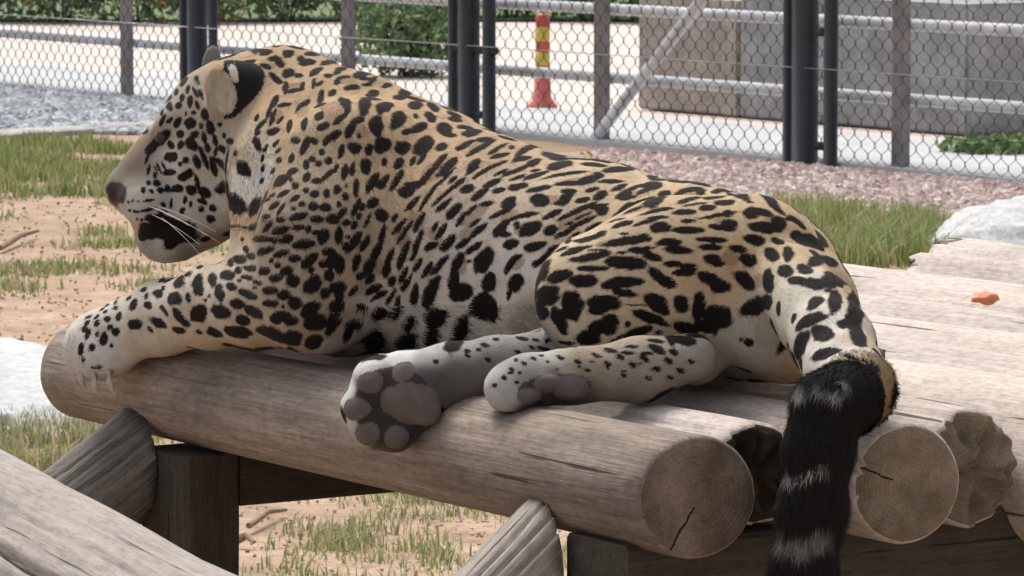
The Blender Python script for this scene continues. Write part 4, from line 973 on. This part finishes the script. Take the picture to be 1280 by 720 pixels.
# chain-link fence
M_black = simple('black_paint', (0.020, 0.021, 0.026), 0.5, 0, 0.25, 12, 0.1)
M_wire = simple('wire', (0.07, 0.072, 0.075), 0.5, 0.3, 0.2, 30, 0)
M_wire2 = simple('bright_wire', (0.5, 0.5, 0.5), 0.35, 0.7, 0.1, 30, 0)
M_galv = simple('galvanised_steel', (0.62, 0.63, 0.65), 0.42, 0.25, 0.2, 7, 0.1)
M_gpost = simple('painted_steel', (0.23, 0.21, 0.205), 0.5, 0.2, 0.25, 6, 0.15)
fence = empty('chain_link_fence', fp(fence_t(640)))
tag(fence, 'tall chain link fence with black steel posts behind the jaguar', 'fence')
HF = 2.1; CW = 0.098; CHH = 0.102
t0, t1 = fence_t(-120), fence_t(1400)
tw = []
NV = []; NFc = []
ncol = int((t1 - t0) / (CW / 2)); nrow = int(HF / (CHH / 2))
for ci in range(ncol):
    pts = []
    tb = t0 + ci * CW / 2
    for rI in range(nrow + 1):
        z = 0.015 + rI * CHH / 2
        sgn = 1 if (rI % 2 == 0) else -1
        lat = sgn * CW * 0.25
        dep = 0.003 * sgn * (1 if ci % 2 else -1)
        jit = 0.004 * mnoise.noise(Vector((tb * 0.8, z * 0.8, 2)))
        t = tb + (lat if ci % 2 == 0 else -lat)
        pts.append(fp(t + jit, z - 0.010, dep)); pts.append(fp(t + jit, z + 0.010, -dep))
    q = np.array([[p.x, p.y, p.z] for p in pts])
    b0 = len(NV) and sum(len(a) for a in NV)
    b0 = b0 or 0
    n3 = 4; rr = 0.0029
    ring = np.array([[FD.x, FD.y, 0], [FNR.x, FNR.y, 0], [-FD.x, -FD.y, 0], [-FNR.x, -FNR.y, 0]]) * rr
    vv = (q[:, None, :] + ring[None]).reshape(-1, 3); NV.append(vv)
    k = np.arange(len(q) - 1)[:, None] * n3; a = np.arange(n3)[None]; a2 = (a + 1) % n3
    NFc.append(np.stack([k + a, k + a2, k + a2 + n3, k + a + n3], -1).reshape(-1, 4) + b0)
cl = link('chain_link', fast_mesh('chain_link', np.concatenate(NV), np.concatenate(NFc), [M_wire]), fence)
cl['kind'] = 'stuff'
def part(mb, name, mat, root, smooth=True):
    o = mb.build(name, mat, smooth=smooth); o.parent = root; o.matrix_parent_inverse = Matrix.Translation(root.location).inverted(); return o
def ppm(px): return FPX / (cc(px, 0, 1)[2] * ((fp(fence_t(px)) - Vector(CAMP)).dot(Vector(FWD))))
for (px, wpx, off) in ((241.5, 10, 0.06), (259, 25, 0.06), (278.5, 12, 0.06), (578.5, 13, 0.06), (598.5, 27, 0.06), (623.5, 17, 0.06), (997, 12, 0.06), (1019, 33, 0.06), (1051, 18, 0.06), (-150, 22, 0.06), (1430, 33, 0.06)):
    t = fence_t(px); r = wpx / 2 / ppm(px)
    mb = MB()
    a, b_ = fp(t, -0.1, off), fp(t, HF + 0.15, off)
    mb.tube([a, fp(t, 1.0, off), b_], r, 16); mb.tube([fp(t, HF + 0.15, off), fp(t, HF + 0.17, off)], [r * 1.1, r * 0.6], 16)
    part(mb, 'post', M_black, fence)
for (px0, px1, y) in ((1034, 1045, 182), (610, 618, 143), (572, 632, 62), (1034, 1045, 40)):
    t = fence_t((px0 + px1) / 2); base = fp(t); D = (base - Vector(CAMP)).dot(Vector(FWD))
    yb = 360 - FPX * ((base - Vector(CAMP)).dot(Vector(UPV))) / D
    z = (yb - y) / FPX * D
    mb = MB(); mb.tube([fp(fence_t(px0), z, 0.06), fp(fence_t(px1), z, 0.06)], 0.020, 10); part(mb, 'clamp', M_black, fence)
for z in (0.455, 1.3, 2.08):
    mb = MB(); mb.tube([fp(t0, z, 0.10), fp(t1, z, 0.10)], 0.0022, 6); part(mb, 'tension_wire', M_wire2, fence)
mb = MB(); mb.tube([fp(t0, 0.012, 0.012), fp(t1, 0.012, 0.012)], 0.007, 8); part(mb, 'bottom_cable', M_black, fence)
# steel railing just behind
rail = empty('steel_railing', fp(fence_t(740), 0, -0.10))
tag(rail, 'galvanised pipe railing with grey posts right behind the chain link', 'railing')
for px in (-70, 148, 424, 740, 1113, 1500):
    t = fence_t(px)
    r = 0.036
    mb = MB(); V = []
    for z in (-0.05, 1.25):
        for (u, v) in ((-1, -1), (1, -1), (1, 1), (-1, 1)): V.append(fp(t + u * r * 1.15, z, -0.06 + v * 0.02))
    mb.add(V, [(0, 1, 5, 4), (1, 2, 6, 5), (2, 3, 7, 6), (3, 0, 4, 7), (4, 5, 6, 7)])
    part(mb, 'post', M_gpost, rail, False)
for z in (0.325, 0.665, 1.20):
    mb = MB(); mb.tube([fp(t0 - 1, z, -0.115), fp(t1 + 1, z, -0.115)], 0.028, 12); part(mb, 'rail', M_galv, rail)
a = fp(fence_t(733), 0.0, -0.03)
D = (a - Vector(CAMP)).dot(Vector(FWD))
tt = fence_t(871); bs = fp(tt); D2 = (bs - Vector(CAMP)).dot(Vector(FWD))
yb = 360 - FPX * ((bs - Vector(CAMP)).dot(Vector(UPV))) / D2
zt = (yb - 0) / FPX * D2
dirb = fp(tt, zt, -0.03) - a
mb = MB(); mb.tube([a, a + dirb * 1.7], 0.030, 12); part(mb, 'strut', M_galv, rail)

# stone blocks behind the railing
def stone_mat(name, a_, b_, s):
    m, nt, b = newmat(name); o = coord(nt)
    n = noise(nt, o, 5 + s, 7, 0.65); n2 = noise(nt, o, 40, 5, 0.7)
    c = ramp(nt, n, [(0.3, a_), (0.7, b_)])
    c = mixc(nt, 1.0, c, ramp(nt, n2, [(0.3, (0.75,) * 3), (0.7, (1.1,) * 3)]), 'MULTIPLY')
    nt.links.new(c, b.inputs['Base Color']); b.inputs['Roughness'].default_value = 0.95
    bump(nt, b, n2, 0.6, 0.01); return m
M_st1 = stone_mat('brown_stone', (0.26, 0.225, 0.19), (0.46, 0.41, 0.36), 0)
M_st2 = stone_mat('grey_stone', (0.22, 0.22, 0.22), (0.38, 0.38, 0.38), 1)
M_st3 = stone_mat('footing_stone', (0.15, 0.125, 0.105), (0.27, 0.235, 0.20), 2)
def rough_box(mb, c, hx, hy, hz, ex, ey, seed, n=10, bev=0.012, amp=0.008):
    bm = bmesh.new(); bmesh.ops.create_cube(bm, size=2.0)
    for v in bm.verts: v.co = Vector((v.co.x * hx, v.co.y * hy, v.co.z * hz))
    bmesh.ops.bevel(bm, geom=bm.edges[:], offset=bev, segments=2, affect='EDGES')
    bmesh.ops.subdivide_edges(bm, edges=bm.edges[:], cuts=3, use_grid_fill=True)
    for v in bm.verts:
        p = v.co
        v.co = p + p.normalized() * amp * fbm(p.x * 6 + seed, p.y * 6, p.z * 6, 3)
    bm.verts.index_update()
    vs = [c + ex * v.co.x + ey * v.co.y + Vector((0, 0, v.co.z)) for v in bm.verts]
    mb.add(vs, [[v.index for v in f.verts] for f in bm.faces]); bm.free()
def at_offset(px, off):                                   # fence length so that column px is hit at this offset from the fence
    r = W(cc(px, 150, 1.0)) - CAMP; n = np.array([r[1], -r[0]])
    b0 = FL + FNR * off
    return float(-(n @ np.array([b0.x, b0.y])) / (n @ np.array([FD.x, FD.y])))
OFFB = -1.75
def block(name, pxa, pxb, h, dep, mat, label, seed, off=OFFB, z0=0.02):
    ta, tb = at_offset(pxa, off), at_offset(pxb, off)
    mb = MB(); c = fp((ta + tb) / 2, z0 + h / 2, off - dep / 2)
    rough_box(mb, Vector((0, 0, 0)), (tb - ta) / 2, dep / 2, h / 2, FD, -FNR, seed)
    o = mb.build(name, mat, smooth=False, loc=c); tag(o, label, 'stone block'); return o
block('stone_block', 797, 921, 0.62, 0.5, M_st1, 'brown weathered stone block behind the slanting strut of the railing', 3)
block('stone_block', 924, 1208, 0.66, 0.6, M_st2, 'wide grey stone block beside the brown one behind the railing', 5)
# red and yellow road post
M_red = simple('red_plastic', (0.50, 0.075, 0.05), 0.45, 0, 0.15, 15, 0.05)
M_redb = simple('red_rubber', (0.62, 0.15, 0.12), 0.6, 0, 0.15, 15, 0.05)
M_yel = simple('yellow_tape', (0.60, 0.45, 0.06), 0.4, 0, 0.1, 15, 0)
c = ground_at(678, 139); s = (c - Vector(CAMP)).dot(Vector(FWD)) / FPX
rp = empty('road_post', c); tag(rp, 'red traffic post with two yellow bands on a flared base', 'traffic post')
mb = MB(); mb.lathe([(19 * s, 0.02), (19 * s, 0.02 + 3 * s), (13 * s, 0.02 + 9 * s), (11 * s, 0.02 + 14 * s), (10 * s, 0.02 + 38 * s), (0.5 * s, 0.02 + 38.2 * s)], 24, c); part(mb, 'base', M_redb, rp)
mb = MB(); mb.lathe([(8.6 * s, 0.02 + 37 * s), (8.6 * s, 0.02 + 114 * s), (7 * s, 0.02 + 117 * s), (0.5 * s, 0.02 + 117.5 * s)], 24, c); part(mb, 'stem', M_red, rp)
for (z0, z1) in ((53, 70), (83, 101)):
    mb = MB(); mb.lathe([(8.65 * s, 0.02 + z0 * s), (9.3 * s, 0.02 + z0 * s), (9.3 * s, 0.02 + z1 * s), (8.65 * s, 0.02 + z1 * s)], 24, c); part(mb, 'yellow_band', M_yel, rp)

# gravel and edging
def stones_mesh(name, pts, sizes, cols, mat):
    bm = bmesh.new(); bmesh.ops.create_icosphere(bm, subdivisions=1, radius=1.0)
    bv = np.array([v.co[:] for v in bm.verts]); bf = np.array([[v.index for v in f.verts] for f in bm.faces]); bm.free()
    n = len(pts); sc = sizes[:, None] * rng.uniform(0.6, 1.25, (n, 3)) * np.array([1, 1, 0.75])
    ang = rng.uniform(0, 6.28, n); ca, sa = np.cos(ang), np.sin(ang)
    Vv = bv[None] * (1 + 0.25 * rng.normal(size=(n, len(bv), 1)).clip(-1.3, 1.3)) * sc[:, None]
    Vr = np.stack([Vv[..., 0] * ca[:, None] - Vv[..., 1] * sa[:, None], Vv[..., 0] * sa[:, None] + Vv[..., 1] * ca[:, None], Vv[..., 2]], -1) + pts[:, None]
    Ff = (bf[None] + (np.arange(n) * len(bv))[:, None, None]).reshape(-1, 3)
    me = fast_mesh(name, Vr.reshape(-1, 3), Ff, [mat], False)
    set_col(me, np.repeat(cols, len(bv), 0)); return me
m, nt, b = newmat('gravel'); at = nd(nt, 'ShaderNodeAttribute', attribute_name='Col')
nt.links.new(mixc(nt, 1.0, at.outputs['Color'], ramp(nt, noise(nt, coord(nt), 60, 4), [(0.3, (0.8,) * 3), (0.7, (1.1,) * 3)]), 'MULTIPLY'), b.inputs['Base Color']); b.inputs['Roughness'].default_value = 0.9
M_gravel = m
def palette(n, cols): 
    c = np.array(cols)[rng.integers(0, len(cols), n)]
    return c * rng.uniform(0.75, 1.2, (n, 1))
def gravel(name, quad, n, size, cols, label):
    q = [np.array(ground_at(*p)) for p in quad]
    u = rng.random((n, 2))
    pts = ((1 - u[:, :1]) * ((1 - u[:, 1:]) * q[0] + u[:, 1:] * q[3]) + u[:, :1] * ((1 - u[:, 1:]) * q[1] + u[:, 1:] * q[2]))
    pts[:, 2] = 0.008
    o = link(name, stones_mesh(name, pts, rng.uniform(0.6, 1.3, n) * size, palette(n, cols), M_gravel))
    tag(o, label, 'gravel', kind='stuff'); return o
gravel('red_gravel', ((735, 188), (1300, 234), (1420, 312), (830, 282)), 18000, 0.021, [(0.42, 0.30, 0.27), (0.36, 0.25, 0.235), (0.52, 0.42, 0.38), (0.30, 0.235, 0.225), (0.55, 0.47, 0.44), (0.33, 0.23, 0.20)], 'pinkish red gravel along the foot of the chain link fence')
gravel('blue_gravel', ((-60, 104), (330, 142), (330, 176), (-60, 160)), 9000, 0.030, [(0.36, 0.385, 0.41), (0.30, 0.325, 0.35), (0.50, 0.515, 0.53), (0.24, 0.265, 0.285), (0.42, 0.43, 0.43)], 'blue grey gravel strip along the fence by the jaguar head')
M_kerb = simple('rough_concrete', (0.36, 0.35, 0.33), 0.95, 0, 0.3, 9, 0.5)
# concrete edging along the blue gravel
def kerb(pix, h, wd, mat, name, label):
    pts = [ground_at(*p) for p in pix]
    fine = []
    for i in range(len(pts) - 1):
        for k in range(6): fine.append(pts[i].lerp(pts[i + 1], k / 6))
    fine.append(pts[-1])
    V = []; F = []
    for i, p in enumerate(fine):
        t = (fine[min(i + 1, len(fine) - 1)] - fine[max(i - 1, 0)]).normalized(); s_ = Vector((t.y, -t.x, 0))
        hh = h + 0.02 * fbm(p.x * 3, p.y * 3, 1, 2)
        for (u, z) in ((-0.5, -0.05), (-0.5, hh * 0.8), (-0.42, hh), (0.42, hh), (0.5, hh * 0.75), (0.5, -0.05)):
            V.append(p + s_ * u * wd * (1 + 0.25 * fbm(p.x * 2, p.y * 2, 5, 2)) + Vector((0, 0, z)))
    for i in range(len(fine) - 1):
        for k in range(5): F.append((i * 6 + k, i * 6 + k + 1, (i + 1) * 6 + k + 1, (i + 1) * 6 + k))
    F.append(tuple(range(6))); F.append(tuple((len(fine) - 1) * 6 + k for k in reversed(range(6))))
    o = link(name, mesh(name, V, F, [mat], False)); tag(o, kind='structure'); return o
kerb([(-80, 176), (0, 173), (60, 169), (120, 164), (180, 162), (300, 165), (420, 175)], 0.035, 0.26, M_kerb, 'kerb', '')

# rocks
M_rock = stone_mat('pale_rock', (0.40, 0.41, 0.42), (0.62, 0.62, 0.61), 0)
def rock(c, rx, ry, rz, seed, label, deg=0, amp=0.22):
    bm = bmesh.new(); bmesh.ops.create_icosphere(bm, subdivisions=5, radius=1.0)
    for v in bm.verts:
        p = v.co.copy()
        f = 1 + amp * fbm(p.x * 1.1 + seed, p.y * 1.1, p.z * 1.1, 2) + 0.05 * fbm(p.x * 4 + seed, p.y * 4, p.z * 4, 3)
        q = p * f
        st = 0.12; zz = q.z
        zq = round(zz / st) * st; zz = zz * 0.45 + zq * 0.55        # bedding layers
        v.co = Vector((q.x * rx, q.y * ry, zz * rz))
    me = bpy.data.meshes.new('rock'); bm.to_mesh(me); bm.free(); me.materials.append(M_rock)
    me.polygons.foreach_set('use_smooth', [True] * len(me.polygons))
    o = link('rock', me, None, c); o.rotation_euler.z = math.radians(deg)
    tag(o, label, 'rock'); return o
rock(ground_at(0, 500) + Vector((0, 0, 0.0)), 0.44, 0.85, 0.12, 3, 'flat pale layered rock slab on the grass behind the left log end'.replace('left ', ''), 20)
rock(ground_at(1320, 316), 0.44, 0.5, 0.22, 11, 'rounded pale boulder at the far edge of the log deck', 30, 0.12)
# grass
def blades(name, centres, per, spread, hh, cols, label, lean=0.5, wd=0.0035):
    n = len(centres) * per
    c = np.repeat(np.array(centres), per, 0)
    r = spread * np.sqrt(rng.random(n)); a = rng.uniform(0, 6.283, n)
    base = c.copy(); base[:, 0] += r * np.cos(a); base[:, 1] += r * np.sin(a); base[:, 2] = -0.01
    h_ = hh * rng.uniform(0.35, 1.15, n); la = rng.uniform(0, 6.283, n); le = h_ * lean * rng.random(n)
    L = np.stack([np.cos(la) * le, np.sin(la) * le, np.zeros(n)], 1)
    wv = np.stack([-np.sin(la + 0.6), np.cos(la + 0.6), np.zeros(n)], 1) * (wd * rng.uniform(0.6, 1.4, n))[:, None]
    up = np.array([0, 0, 1.0])
    p1 = base + L * 0.25 + up * (h_ * 0.55)[:, None]; p2 = base + L + up * (h_ * (1 - 0.25 * rng.random(n)))[:, None]
    V = np.stack([base - wv, base + wv, p1 + wv * 0.8, p1 - wv * 0.8, p2], 1).reshape(-1, 3)
    ar = np.arange(n) * 5
    Ft = np.concatenate([np.stack([ar, ar + 1, ar + 2], 1), np.stack([ar, ar + 2, ar + 3], 1), np.stack([ar + 3, ar + 2, ar + 4], 1)])
    me = fast_mesh(name, V, Ft, [M_grass], True)
    set_col(me, np.repeat(palette(n, cols), 5, 0))
    o = link(name, me); tag(o, label, 'grass', kind='stuff'); return o
m, nt, b = newmat('grass'); at = nd(nt, 'ShaderNodeAttribute', attribute_name='Col')
nt.links.new(at.outputs['Color'], b.inputs['Base Color']); b.inputs['Roughness'].default_value = 0.6
b.inputs['Specular IOR Level'].default_value = 0.25; b.inputs['Subsurface Weight'].default_value = 0.0
tr = nd(nt, 'ShaderNodeBsdfTranslucent'); nt.links.new(at.outputs['Color'], tr.inputs[0])
ms = nd(nt, 'ShaderNodeMixShader'); ms.inputs[0].default_value = 0.35
nt.links.new(b.outputs[0], ms.inputs[1]); nt.links.new(tr.outputs[0], ms.inputs[2]); nt.links.new(ms.outputs[0], nt.nodes['Material Output'].inputs[0])
M_grass = m
GR = [(0.20, 0.28, 0.08), (0.25, 0.32, 0.10), (0.15, 0.21, 0.06), (0.33, 0.34, 0.14), (0.40, 0.36, 0.19)]
DRY = [(0.46, 0.39, 0.24), (0.38, 0.34, 0.19), (0.27, 0.29, 0.12), (0.21, 0.26, 0.08), (0.52, 0.45, 0.31)]
def scatter(quad, n, jit=None):
    q = [np.array(ground_at(*p)) for p in quad]; u = rng.random((n, 2))
    return (1 - u[:, :1]) * ((1 - u[:, 1:]) * q[0] + u[:, 1:] * q[3]) + u[:, :1] * ((1 - u[:, 1:]) * q[1] + u[:, 1:] * q[2])
def clumpy(quad, n, thr, s):
    p = scatter(quad, n * 4)
    v = np.array([fbm(x * s, y * s, 4.2, 3) for x, y, _ in p])
    return p[v > thr][:n]
blades('grass', clumpy(((-90, 178), (300, 178), (320, 246), (-90, 250)), 620, -0.2, 1.9), 20, 0.09, 0.085, GR + GR[:3] + DRY[:2], 'green grass tufts between the kerb and the bare earth')
blades('grass', clumpy(((-90, 255), (330, 250), (330, 420), (-90, 430)), 240, 0.22, 1.3), 22, 0.11, 0.06, GR + DRY, 'patchy grass on the bare earth below the jaguar head')
blades('grass', clumpy(((970, 262), (1165, 282), (1170, 335), (930, 335)), 330, -0.3, 1.8), 16, 0.10, 0.13, GR + GR[:3] + DRY[:2], 'taller green grass between the red gravel and the log deck', 0.9, 0.003)
blades('grass', clumpy(((395, 600), (700, 600), (760, 735), (330, 735)), 120, 0.0, 2.2), 26, 0.07, 0.05, DRY + GR[:2], 'thin dry grass on the earth seen under the deck', 0.9, 0.0022)
blades('grass', clumpy(((-60, 520), (200, 520), (200, 610), (-60, 620)), 130, -0.3, 1.5), 40, 0.08, 0.09, DRY, 'dry grass in front of the pale rock slab', 0.8, 0.0025)
blades('grass', scatter(((1160, 285), (1290, 290), (1290, 300), (1160, 300)), 26), 12, 0.05, 0.10, DRY, 'thin dry stems before the rounded boulder', 0.6, 0.002)
blades('grass', scatter(((740, 192), (940, 210), (940, 222), (740, 206)), 150), 18, 0.08, 0.035, GR, 'short green growth at the foot of the fence', 0.6, 0.003)
EARTHC = [(0.34, 0.24, 0.16), (0.44, 0.34, 0.25), (0.30, 0.21, 0.14), (0.52, 0.43, 0.33)]
gravel('leaf_litter', ((-80, 182), (330, 182), (330, 430), (-80, 430)), 1500, 0.0065, EARTHC, 'crumbs of soil and dry litter on the bare earth')
gravel('leaf_litter', ((250, 600), (760, 600), (800, 740), (230, 740)), 500, 0.0045, EARTHC, 'crumbs of soil and dry litter under the deck')
# twigs and chips on the earth
M_twig = wood('twig_wood', (0.16, 0.11, 0.07), (0.30, 0.22, 0.15), (0.42, 0.33, 0.24), 50, 0.2)
def twig(p0, p1, r, label):
    a, b_ = ground_at(*p0), ground_at(*p1); a.z = b_.z = r + 0.012
    mb = MB(); mid = a.lerp(b_, 0.5) + Vector((0, 0.01, 0.012)); mb.tube([a, a.lerp(mid, 0.6), mid, b_], [r, r * 1.1, r * 0.9, r * 0.5], 7)
    o = mb.build('twig', M_twig); tag(o, label, 'twig'); return o
twig((311, 668), (358, 648), 0.007, 'straight dry twig on the sandy earth under the deck')
twig((0, 318), (48, 296), 0.011, 'dry branch piece on the bare earth between grass tufts')
twig((205, 268), (150, 262), 0.008, 'thin twig on the earth beneath the jaguar chin')
twig((296, 688), (318, 690), 0.009, 'pale wood splinter on the sandy earth by the dark post')
# ------------------------------------------------------------------ shrubs
def leaf_cloud(name, c, rx, ry, rz, n, size, cols, parent=None):
    u = unit(rng.normal(size=(n, 3))); rad = rng.random(n) ** 0.45
    lump = np.array([1 + 0.35 * fbm(a[0] * 1.8 + c[0], a[1] * 1.8, a[2] * 1.8 + 3, 3) for a in u])
    p = u * (rad * lump)[:, None] * np.array([rx, ry, rz]) + np.array(c)
    p[:, 2] = np.maximum(p[:, 2], 0.03)
    nrm = unit(u + 0.9 * rng.normal(size=(n, 3))); t = unit(np.cross(nrm, rng.normal(size=(n, 3)))); bt = np.cross(nrm, t)
    s_ = size * rng.uniform(0.6, 1.3, n)[:, None]
    V = np.stack([p - t * s_, p + bt * s_ * 0.45 - t * s_ * 0.1, p + t * s_ * 1.1 - nrm * s_ * 0.25, p - bt * s_ * 0.45 - t * s_ * 0.1], 1).reshape(-1, 3)
    ar = np.arange(n) * 4
    me = fast_mesh(name, V, np.stack([ar, ar + 1, ar + 2, ar + 3], 1), [M_grass], False)
    set_col(me, np.repeat(palette(n, cols), 4, 0))
    return me
LEAF = [(0.11, 0.19, 0.065), (0.16, 0.25, 0.09), (0.08, 0.14, 0.055), (0.24, 0.31, 0.14)]
M_stem = simple('shrub_stem', (0.10, 0.075, 0.05), 0.8, 0, 0.2, 20, 0.1)
def shrub(name, c, rx, ry, rz, n, size, cols, label, cat='shrub', group=None):
    c = Vector(c); root = empty(name, (c.x, c.y, 0.0)); tag(root, label, cat, group)
    cl_ = link('foliage', leaf_cloud('foliage', (c.x, c.y, rz * 0.95), rx, ry, rz, n, size, cols)); cl_.parent = root
    cl_.matrix_parent_inverse = Matrix.Translation(root.location).inverted()
    for k in range(5):
        a = k * 1.256 + 0.3
        mb = MB(); mb.tube([(c.x + 0.02 * math.cos(a), c.y + 0.02 * math.sin(a), -0.03), (c.x + 0.25 * rx * math.cos(a), c.y + 0.25 * ry * math.sin(a), rz * 0.6), (c.x + 0.6 * rx * math.cos(a), c.y + 0.6 * ry * math.sin(a), rz * 1.3)], [0.012, 0.009, 0.004], 6)
        part(mb, 'stem', M_stem, root)
    return root
shrub('shrub', ground_at(512, 98), 0.40, 0.35, 0.29, 2600, 0.032, LEAF, 'round green shrub behind the railing next to the central fence post'.replace('central ', 'black '))
shrub('low_plant', ground_at(1255, 200) + Vector((0, 0.2, 0)), 0.30, 0.25, 0.055, 500, 0.035, LEAF, 'low green plant on the ground past the grey stone block', 'plant')
FLOW_C = LEAF + [(0.40, 0.20, 0.05)]
hx = [ground_at(px, 31 + 3 * math.sin(px)) for px in range(-120, 1460, 95)]
for i, c in enumerate(hx):
    cols = LEAF + ([(0.45, 0.28, 0.08)] if i in (2, 3, 4) else [(0.16, 0.22, 0.07)])
    shrub('hedge_bush', c + Vector((0, 0.5, 0)), 0.62, 0.5, 0.5, 1500, 0.05, cols, 'green hedge bush with orange tinged leaves beyond the paving' if i in (2, 3, 4) else 'plain green bush in the hedge along the far side of the paving', 'hedge', 'orange tinged hedge bushes' if i in (2, 3, 4) else 'plain hedge bushes beyond the paving')
o = link('lawn', mesh('lawn', [(-60, 37.5, 0.03), (60, 37.5, 0.03), (60, 120, 0.03), (-60, 120, 0.03)], [(0, 1, 2, 3)], [simple('lawn', (0.09, 0.14, 0.04), 0.9, 0, 0.4, 3, 0.3)], False))
tag(o, kind='structure')
